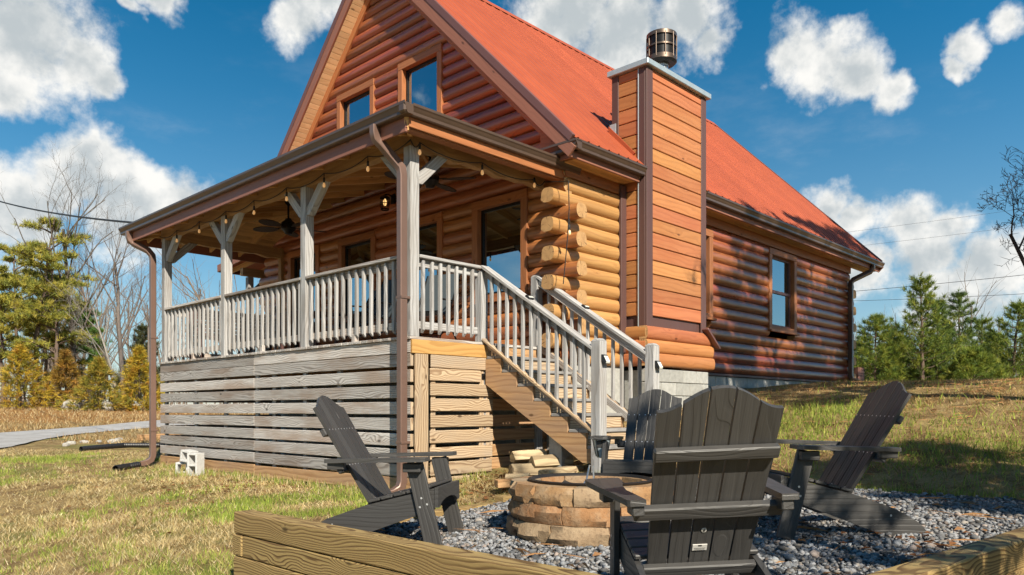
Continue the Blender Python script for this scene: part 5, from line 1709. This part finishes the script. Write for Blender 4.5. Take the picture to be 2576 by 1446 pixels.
def split_log(p0, p1, r, kind, label, seed):
    rr = random.Random(seed)
    P0, P1 = Vector(p0), Vector(p1); X = (P1 - P0); L = X.length
    n = 7
    if kind == 'split': prof = [(r, -.6 * r), (r * .9, .1 * r), (r * .45, .75 * r), (-.2 * r, .9 * r), (-.8 * r, .45 * r), (-r, -.3 * r), (-.2 * r, -.75 * r)]
    else: prof = [(r, -.55 * r), (r, .45 * r), (.8 * r, .6 * r), (-.8 * r, .62 * r), (-r, .45 * r), (-r, -.5 * r), (-.8 * r, -.6 * r)]
    V = []; F = []
    for k in range(4):
        for (a, b) in prof: V.append((-L / 2 + L * k / 3 + rr.uniform(-.01, .01) * (k in (0, 3)), a * (1 + rr.uniform(-.06, .06)), b * (1 + rr.uniform(-.06, .06))))
    for k in range(3):
        for i in range(7): F.append((k * 7 + i, k * 7 + (i + 1) % 7, (k + 1) * 7 + (i + 1) % 7, (k + 1) * 7 + i))
    F.append(tuple(range(6, -1, -1))); F.append(tuple(21 + i for i in range(7)))
    W = frame((P0 + P1) / 2, X, Vector((0, 0, 1)).cross(X.normalized()))
    o = obj('firewood_log', mk('firewood_log', V, F, 'firewood'), None, W)
    tag(o, label, 'firewood', 'split firewood under the stairs')
zf = T_(6.7, 5.9)
split_log((6.50, 5.72, zf + .09), (7.02, 5.66, zf + .12), .105, 'block', 'pale green sawn log lying in front of the woodpile', 1)
split_log((6.72, 6.12, zf + .20), (7.15, 5.88, zf + .22), .10, 'split', 'split log on top of the woodpile with bark edge', 2)
split_log((6.50, 6.25, zf + .10), (6.95, 6.02, zf + .10), .11, 'split', 'dark split log at the bottom of the woodpile', 3)
split_log((6.66, 6.38, zf + .26), (7.04, 6.2, zf + .28), .085, 'split', 'reddish split log at the back of the woodpile', 4)
split_log((6.28, 6.12, zf + .05), (6.44, 5.9, zf + .06), .06, 'split', 'short kindling stick beside the woodpile', 5)
o = beam('lying_timber', (6.1, 6.1, zf - .0), (7.3, 5.52, zf + .05), .13, .09, 'stringer'); tag(o, 'flat weathered timber lying in front of the woodpile', 'timber')
# small lantern on a stake by the stair post
ln = empty('stake_lantern', (6.55, 4.95, .2), 'small grey lantern hanging on a stake under the blue shaded chair arm', 'lantern')
cx_, cy_, cz_ = 6.42, 4.86, .42
tube('stake', [(cx_, cy_, cz_ - .12), (cx_, cy_, 0.1)], .012, 'steel', ln, 6)
lathe('shade', [(.085, .20), (.095, .19), (.05, -.02), (.0, -.03)], 'galv', ln, (cx_, cy_, cz_), 12)
lathe('rim', [(.098, .205), (.104, .20), (.104, .17), (.09, .165)], 'black_plastic', ln, (cx_, cy_, cz_), 12)
for i in range(6):
    a = i * math.pi / 3
    tube('rib', [(cx_ + .093 * math.cos(a), cy_ + .093 * math.sin(a), cz_ + .17), (cx_ + .055 * math.cos(a), cy_ + .055 * math.sin(a), cz_ - .01)], .006, 'black_plastic', ln, 5)
bs = empty('brick_stack', (18.9, 6.6, 1.5), 'stack of pink perforated bricks at the far cabin corner', 'bricks')
for r_ in range(6):
    for c_ in range(2): bx('brick', 18.75 + c_ * .21, 18.95 + c_ * .21, 6.62, 6.72, 1.5 + r_ * .068, 1.563 + r_ * .068, 'brick', bs, .003)

# ------------------------------------------------------------------ trees
class Tubes:
    def __init__(s): s.V = []; s.F = []; s.n = 0; s.C = []
    def add(s, P, r, m=5, col=(.2, .15, .11)):
        P = np.asarray(P, float); k = len(P)
        t = np.gradient(P, axis=0); t /= np.linalg.norm(t, axis=1)[:, None] + 1e-9
        ref = np.array([0, 0, 1.]) if abs(t[0][2]) < .8 else np.array([1., 0, 0])
        a = np.cross(t, ref); a /= np.linalg.norm(a, axis=1)[:, None] + 1e-9
        b = np.cross(t, a)
        ang = np.arange(m) * 2 * math.pi / m
        ring = a[:, None, :] * np.cos(ang)[None, :, None] + b[:, None, :] * np.sin(ang)[None, :, None]
        V = P[:, None, :] + ring * np.asarray(r, float)[:, None, None]
        i = np.arange(k - 1)[:, None] * m; j = np.arange(m)[None, :]; j2 = (j + 1) % m
        F = np.stack([i + j, i + j2, i + m + j2, i + m + j], -1).reshape(-1, 4) + s.n
        s.V.append(V.reshape(-1, 3)); s.F.append(F); s.n += k * m
        s.C.append(np.tile(np.asarray(col, float), (k * m, 1)) * np.random.default_rng(s.n).uniform(.75, 1.2, (k * m, 1)))
    def mesh(s, name): return mesh_np(name, np.concatenate(s.V), np.concatenate(s.F), 'bark', np.concatenate(s.C), smooth=True)
def tufts(C, A, n, L, w, spread, cols, rr, light=None):
    """n thin needles from every centre C around axis A"""
    C = np.repeat(np.asarray(C, float), n, 0); A = np.repeat(np.asarray(A, float), n, 0)
    k = len(C)
    d = A + rr.normal(0, spread, (k, 3)); d /= np.linalg.norm(d, axis=1)[:, None] + 1e-9
    s = np.cross(d, rr.normal(0, 1, (k, 3))); s /= np.linalg.norm(s, axis=1)[:, None] + 1e-9
    ln = L * rr.uniform(.6, 1.2, (k, 1)); ww = w * rr.uniform(.7, 1.3, (k, 1))
    off = rr.normal(0, L * .12, (k, 3))
    V = np.stack([C + off - s * ww / 2, C + off + s * ww / 2, C + off + d * ln], 1).reshape(-1, 3)
    c = np.asarray(cols)[rr.integers(0, len(cols), k // n)]
    c = np.repeat(c, n, 0) * rr.uniform(.75, 1.25, (k, 1))
    return V, np.arange(k * 3).reshape(-1, 3), np.repeat(c, 3, 0)
YG = [(.34, .32, .05), (.26, .26, .045), (.40, .34, .06), (.18, .20, .04)]
DG = [(.09, .145, .035), (.065, .11, .032), (.13, .19, .04), (.17, .22, .035)]
GOLD = [(.46, .33, .035), (.36, .28, .03), (.54, .38, .045), (.22, .20, .03), (.44, .25, .035)]
def finish(name, base, tb, cr, label, group, cat='tree'):
    e = empty(name, base, label, cat, group)
    if tb is not None: obj('trunk', tb.mesh('trunk'), e, Matrix.Translation(base))
    if cr is not None:
        V = np.concatenate([c[0] for c in cr]); C = np.concatenate([c[2] for c in cr])
        obj('crown', mesh_np('crown', V, np.arange(len(V)).reshape(-1, 3), 'needle', C), e, Matrix.Translation(base))
    return e
def young_pine(seed, H, W, cols=DG, dens=1.0, bare=.08, L=.17, upturn=.45, bark=(.16, .11, .08)):
    rr = np.random.default_rng(seed); tb = Tubes(); cr = []
    k = 9; lean = rr.normal(0, .03, 2)
    zs = np.linspace(0, H, k); tr = np.stack([lean[0] * zs + rr.normal(0, .015, k) * H * .2, lean[1] * zs + rr.normal(0, .015, k) * H * .2, zs], 1); tr[0, :2] = 0
    tb.add(tr, np.linspace(.016 * H + .02, .012, k), 6, bark)
    C = []; A = []
    z = H * bare
    while z < H * .985:
        f = z / H
        nb_ = rr.integers(4, 7); a0 = rr.uniform(0, 6.28)
        R_ = W * (1 - f) ** .75 * (.55 + .45 * min(1, f * 5)) + .10
        for i in range(nb_):
            a = a0 + i * 6.28 / nb_ + rr.normal(0, .25); Lb = R_ * rr.uniform(.6, 1.15)
            b = np.array([np.interp(z, zs, tr[:, 0]), np.interp(z, zs, tr[:, 1]), z])
            q = np.linspace(0, 1, 5)
            P = b + np.stack([np.cos(a) * Lb * q, np.sin(a) * Lb * q, Lb * (.12 * q + upturn * q * q)], 1)
            tb.add(P, np.linspace(.010 + .007 * Lb, .004, 5), 4, bark)
            for t in np.arange(.32, 1.01, .16 / max(.5, Lb) / dens):
                p = b + np.array([np.cos(a) * Lb * t, np.sin(a) * Lb * t, Lb * (.12 * t + upturn * t * t)])
                C.append(p); A.append((np.cos(a) * .6, np.sin(a) * .6, .55 + upturn * .6))
                for _ in range(2):
                    sa = a + rr.choice((-1, 1)) * rr.uniform(.5, 1.1); sl_ = Lb * (1.1 - t) * .45 * rr.uniform(.4, 1)
                    C.append(p + np.array([np.cos(sa) * sl_, np.sin(sa) * sl_, sl_ * .4])); A.append((np.cos(sa) * .6, np.sin(sa) * .6, .7))
        z += H * rr.uniform(.055, .085)
    for t in np.linspace(.85, 1.02, 7): C.append(np.array([tr[-1, 0], tr[-1, 1], H * t])); A.append((0, 0, 1))
    cr.append(tufts(C, A, 16 if L < .29 else 26, L, .014 * L / .17, .55, cols, rr))
    return tb, cr
def tall_pine(seed, H, W, crown0=.45, cols=YG, n_pl=26, bark=(.17, .12, .09)):
    rr = np.random.default_rng(seed); tb = Tubes(); C = []; A = []
    k = 12; zs = np.linspace(0, H, k)
    bend = rr.normal(0, .035 * H, 2)
    tr = np.stack([bend[0] * (zs / H) ** 2 + rr.normal(0, .05, k), bend[1] * (zs / H) ** 2 + rr.normal(0, .05, k), zs], 1); tr[0, :2] = 0
    tb.add(tr, np.linspace(.021 * H * .6 + .03, .03, k), 7, bark)
    for i in range(n_pl):
        f = crown0 + (1 - crown0) * (i + rr.uniform(0, 1)) / n_pl
        z = f * H; a = rr.uniform(0, 6.28)
        Lb = W * (.45 + .55 * math.sin(math.pi * min(1, (f - crown0) / (1 - crown0) * .8 + .2))) * rr.uniform(.5, 1.1)
        b = np.array([np.interp(z, zs, tr[:, 0]), np.interp(z, zs, tr[:, 1]), z])
        q = np.linspace(0, 1, 6)
        up = rr.uniform(-.05, .35)
        P = b + np.stack([np.cos(a) * Lb * q, np.sin(a) * Lb * q, Lb * (up * q + .12 * np.sin(q * 3))], 1) + rr.normal(0, .02, (6, 3)) * Lb * q[:, None]
        tb.add(P, np.linspace(.055, .012, 6), 4, bark)
        for t in (.55, .72, .86, 1.0):
            base = P[min(5, int(t * 5))]
            for _ in range(8):
                o_ = rr.normal(0, 1, 3) * np.array([.34, .34, .10]) * Lb * .40
                C.append(base + o_); A.append((np.cos(a) * .4, np.sin(a) * .4, .7))
    for i in range(8):    # dead stubs
        z = H * rr.uniform(.25, crown0 + .1); a = rr.uniform(0, 6.28); Lb = rr.uniform(.4, 1.3)
        b = np.array([np.interp(z, zs, tr[:, 0]), np.interp(z, zs, tr[:, 1]), z])
        tb.add([b, b + np.array([np.cos(a) * Lb * .6, np.sin(a) * Lb * .6, .05]), b + np.array([np.cos(a) * Lb, np.sin(a) * Lb, .25])], [.025, .016, .006], 4, bark)
    return tb, [tufts(C, A, 16, .30, .034, .75, cols, rr)]
def shrub_conifer(seed, H, W, cols=GOLD):
    rr = np.random.default_rng(seed); tb = Tubes(); C = []; A = []
    tb.add([(0, 0, 0), (0, 0, H * .5), (0, 0, H * .95)], [.07, .04, .01], 5)
    for i in range(int(620 * H / 4)):
        f = rr.uniform(0, 1) ** 1.2; z = .12 + f * H * .93; a = rr.uniform(0, 6.28)
        R_ = W * (1 - f) ** 1.0 * rr.uniform(.30, 1.08) * (1 + .25 * math.sin(3 * a + f * 9 + seed))
        C.append((np.cos(a) * R_, np.sin(a) * R_, z)); A.append((np.cos(a) * .8, np.sin(a) * .8, .35))
        if i % 6 == 0: tb.add([(0, 0, z - .1), (np.cos(a) * R_ * .5, np.sin(a) * R_ * .5, z - .05), (np.cos(a) * R_, np.sin(a) * R_, z)], [.02, .012, .005], 4)
    return tb, [tufts(C, A, 14, .30, .035, .5, cols, rr)]
def bare_tree(seed, H, r0, levels=4, bark=(.20, .165, .14), spread=.55, lean=(0, 0), first=.3):
    rr = np.random.default_rng(seed); tb = Tubes()
    def grow(p, d, L, r, lev):
        k = 6; P = [np.array(p, float)]; dd = np.array(d, float)
        for i in range(k - 1):
            dd = dd + rr.normal(0, .09, 3) + np.array([0, 0, .03]); dd /= np.linalg.norm(dd)
            P.append(P[-1] + dd * L / (k - 1))
        tb.add(P, np.linspace(r, r * .42, k), 6 if lev == 0 else (4 if lev < 3 else 3), bark)
        if lev >= levels: return
        nb_ = int(rr.integers(7, 11)) if lev == 0 else int(rr.integers(3, 6))
        for i in range(nb_):
            t = (first if lev == 0 else .25) + (1 - (first if lev == 0 else .25)) * (i + rr.uniform(0, 1)) / nb_
            j = min(k - 2, int(t * (k - 1))); q = P[j] + (P[j + 1] - P[j]) * (t * (k - 1) - j if t < 1 else 1)
            ax = rr.normal(0, 1, 3); ax -= dd * ax.dot(dd); ax /= np.linalg.norm(ax)
            nd = dd * (1 - spread * .5) + ax * spread * rr.uniform(.7, 1.3) + np.array([0, 0, .12]); nd /= np.linalg.norm(nd)
            grow(q, nd, L * rr.uniform(.38, .62) * (1.15 - .5 * t if lev == 0 else 1), max(.004, r * .42 * (1.1 - .5 * t)), lev + 1)
    d = np.array([lean[0], lean[1], 1.]); d /= np.linalg.norm(d)
    grow((0, 0, 0), d, H, r0, 0)
    return tb
def at(px, dd, sink=.1):
    p = look(px, 1030, dd)
    return Vector((p.x, p.y, float(terrain(p.x, p.y)) - sink))
def H_for(px, py, dd):
    p = at(px, dd); return EYE + (1030 - py) / 1923 * dd - p.z

# left, beyond the driveway
LT = 'tall pines beyond the driveway'
for (px, py, dd, W, c0, seed, lab) in ((88, 549, 42, 2.5, .42, 3, 'tallest yellow green pine beyond the driveway'),
                                      (146, 630, 42, 2.1, .30, 8, 'broad yellow green pine just right of the tallest pine'),
                                      (118, 700, 47, 1.6, .45, 12, 'thin pine half hidden behind the tallest pine'),
                                      (8, 690, 41, 2.0, .35, 15, 'pine cut by the edge of the picture beyond the driveway'),
                                      (45, 640, 46, 2.2, .30, 16, 'pine between the tallest pine and the picture edge'),
                                      (176, 760, 46, 1.7, .25, 17, 'lower bushy pine behind the broad pine'),
                                      (226, 787, 44, 1.0, .35, 19, 'small bright green pine between the bare trunks')):
    b = at(px, dd); tb, cr = tall_pine(seed, H_for(px, py, dd), W, c0, cols=YG if seed != 19 else [(.10, .19, .04), (.13, .22, .04)], n_pl=24 if W > 1.2 else 16)
    finish('pine_tree', b, tb, cr, lab, LT)
for (px, py, dd, r0, seed, bark, lean, lab) in ((200, 545, 43, .16, 4, (.15, .125, .10), (-.09, .05), 'leaning bare grey tree among the pines beyond the driveway'),
                                               (312, 560, 42, .15, 6, (.16, .13, .11), (-.05, .06), 'tall bare forked tree nearest the porch roof corner'),
                                               (300, 740, 40, .085, 7, (.34, .31, .27), (-.10, .09), 'white barked birch leaning beside the forked bare tree'),
                                               (380, 745, 45, .09, 10, (.22, .18, .15), (0, 0), 'slim bare tree right beside the porch downspout')):
    b = at(px, dd)
    finish('bare_tree', b, bare_tree(seed, H_for(px, py, dd) * .92, r0, 4, bark, .5, lean), None, lab, 'bare trees beyond the driveway')
for (px, py, dd, W, seed, lab) in ((52, 866, 38, 2.1, 21, 'widest golden conifer shrub at the edge of the picture'),
                                  (165, 880, 39.5, 1.5, 22, 'golden conifer shrub below the broad pine'),
                                  (250, 900, 38, 1.75, 23, 'golden conifer shrub behind the pale boulders'),
                                  (350, 866, 39, 1.45, 24, 'golden conifer shrub nearest the porch downspout')):
    b = at(px, dd); tb, cr = shrub_conifer(seed, H_for(px, py, dd), W, GOLD if seed in (21, 24) else ([(.40, .24, .035), (.30, .18, .03), (.24, .17, .03), (.46, .24, .05), (.20, .12, .03)] if seed == 22 else [(.38, .30, .04), (.26, .24, .035), (.44, .30, .05), (.18, .17, .03)]))
    finish('conifer_shrub', b, tb, cr, lab, 'golden conifer shrubs', 'shrub')
b = at(368, 48); tb, cr = young_pine(41, H_for(368, 824, 48), 1.9, cols=[(.11, .12, .05), (.09, .10, .04)], dens=.7, L=.3)
finish('cedar_tree', b, tb, cr, 'dull green cedar behind the slim bare tree', None)
# woodland beyond, one mass
tb = Tubes()
def wood_mass(pxa, pxb, da, db, n, hmin, hmax, seed, out):
    rr = np.random.default_rng(seed)
    for i in range(n):
        px = rr.uniform(pxa, pxb); dd = rr.uniform(da, db); b = at(px, dd)
        H = rr.uniform(hmin, hmax)
        t = bare_tree(seed * 100 + i, H, H * .011 + .02, 2, tuple(np.array((.21, .165, .13)) * rr.uniform(.7, 1.6)), .5, tuple(rr.normal(0, .06, 2)), .25)
        for V_, F_, C_ in zip(t.V, t.F, t.C):
            out.V.append(V_ + np.array(b)); 
        off = out.n
        for F_ in t.F: out.F.append(F_ + off)
        out.C += t.C; out.n += t.n
wood_mass(-350, 800, 50, 75, 80, 4, 11, 3, tb)
wood_mass(-350, 800, 46, 62, 170, 1.2, 3.6, 4, tb)
rr_ = np.random.default_rng(77)
cr_pts = []
tag(obj('woodland', tb.mesh('woodland')), 'grey winter woodland far beyond the driveway', 'woodland', kind='stuff')
tb = Tubes()
wood_mass(2120, 3100, 36, 60, 45, 2.5, 5.2, 5, tb)
wood_mass(2120, 3100, 30, 40, 60, 1.5, 3.5, 6, tb)
tag(obj('brushwood', tb.mesh('brushwood')), 'tangled bare brush behind the young pines', 'brush', kind='stuff')

# right, young pines past the crest
for (px, py, dd, W, seed, up, lab) in ((2200, 800, 27, 1.5, 51, .25, 'bushy young pine nearest the far cabin corner'),
                                       (2320, 700, 27, 1.55, 52, .55, 'tallest young pine with a long pointed leader'),
                                       (2352, 762, 27.8, .95, 53, .5, 'slim dark young pine touching the tallest pine'),
                                       (2412, 738, 30, 1.5, 54, .35, 'full young pine just right of the slim dark pine'),
                                       (2470, 800, 32, 1.3, 58, .35, 'pale bushy young pine set back in the row'),
                                       (2538, 765, 27, 1.3, 55, .45, 'young pine at the edge of the picture past the lawn crest'),
                                       (2262, 850, 28.5, 1.3, 56, .3, 'low young pine between the bushy one and the tallest'),
                                       (2450, 880, 26, 1.1, 57, .3, 'lowest young pine in front of the row'),
                                       (2170, 860, 31, 1.5, 71, .3, 'low dark pine directly behind the far cabin corner'),
                                       (2245, 815, 33, 1.5, 72, .35, 'set back young pine between cabin corner and tallest pine'),
                                       (2385, 820, 34, 1.6, 73, .35, 'set back young pine filling the gap behind the full pine'),
                                       (2500, 845, 33, 1.5, 74, .35, 'set back young pine next to the pine at the picture edge'),
                                       (2640, 740, 29, 1.5, 59, .4, 'young pine just out of frame past the lawn crest')):
    b = at(px, dd); tb, cr = young_pine(seed, H_for(px, py, dd), W, upturn=up, dens=1.0, L=.20, cols=DG if seed in (53, 54, 56, 71, 72, 73, 74) else [(.14, .20, .03), (.21, .26, .035), (.09, .14, .03), (.26, .28, .04)])
    finish('young_pine', b, tb, cr, lab, 'young pines past the lawn crest')
# bare tree whose twigs reach in from the edge, and the pines behind us whose shade falls on wall and lawn
b = Vector((13.0, 1.78, 1.0))
finish('bare_tree', b, bare_tree(31, 2.5, .05, 5, (.05, .042, .04), .85, (-.02, .16), .08), None, 'dark bare tree whose twigs reach in from the picture edge', None)
SH = [((9.7, -.9), 9.2, 1.75, .40, 61, 'w'), ((11.5, -.6), 9.0, 1.75, .40, 62, 'w'), ((13.3, -.3), 8.6, 1.8, .40, 63, 'w'), ((14.8, -.2), 8.4, 1.75, .40, 64, 'w'), ((14.0, -4.8), 13.5, 2.4, .40, 69, 't'),
      ((3.1, -2.3), 7.2, 1.0, .3, 65, 'y'), ((5.9, -1.8), 4.6, 1.2, .15, 66, 'd'), ((6.9, -2.0), 4.2, 1.1, .15, 67, 'y'), ((9.0, -2.6), 3.6, 1.0, .15, 68, 'y')]
SHL = ['the log wall beside the chimney', 'the log wall below the window', 'the window wall', 'the far cabin corner', 'the far lawn crest', 'the chair behind the fire pit', 'the gravel corner', 'the lawn beside the gravel', 'the green lawn patch']
for i, ((x, y), H, W, c0, seed, k) in enumerate(SH):
    b = Vector((x, y, T_(x, y) - .1))
    tb, cr = tall_pine(seed, H, W, c0, n_pl=30 if k == 't' else 24) if k in 'tw' else young_pine(seed, H, W, dens=.8 if k == 'y' else 1.1, L=.24 if k == 'y' else .30, bare=.2)
    finish('pine_tree', b, tb, cr, ORD[i] + ' pine outside the picture that throws shade on ' + SHL[i], 'pines outside the picture')

# ------------------------------------------------------------------ overhead wires
def wire(p0, p1, sag, r, label):
    P0, P1 = Vector(p0), Vector(p1); P = []
    for i in range(25):
        t = i / 24; q = P0.lerp(P1, t); q.z -= sag * 4 * t * (1 - t); P.append(q)
    o = tube('overhead_wire', P, r, 'wire', None, 5)
    tag(o, label, 'wire', 'overhead wires')
wire(look(-160, 440, 34), (5.5, 15.1, 4.42), .35, .022, 'black service wire running to the porch roof corner')
for (a, b_, d0, d1, r, lab) in (((2000, 744), (2800, 666), 60, 46, .017, 'upper of the two thick wires above the young pines'),
                                ((2000, 760), (2800, 726), 60, 46, .014, 'lower of the two thick wires above the young pines'),
                                ((1960, 604), (2800, 492), 70, 60, .009, 'topmost thin wire crossing the clouds'),
                                ((1960, 640), (2800, 538), 70, 60, .009, 'second thin wire just below the topmost one')):
    wire(look(*a, d0), look(*b_, d1), .12, r, lab)
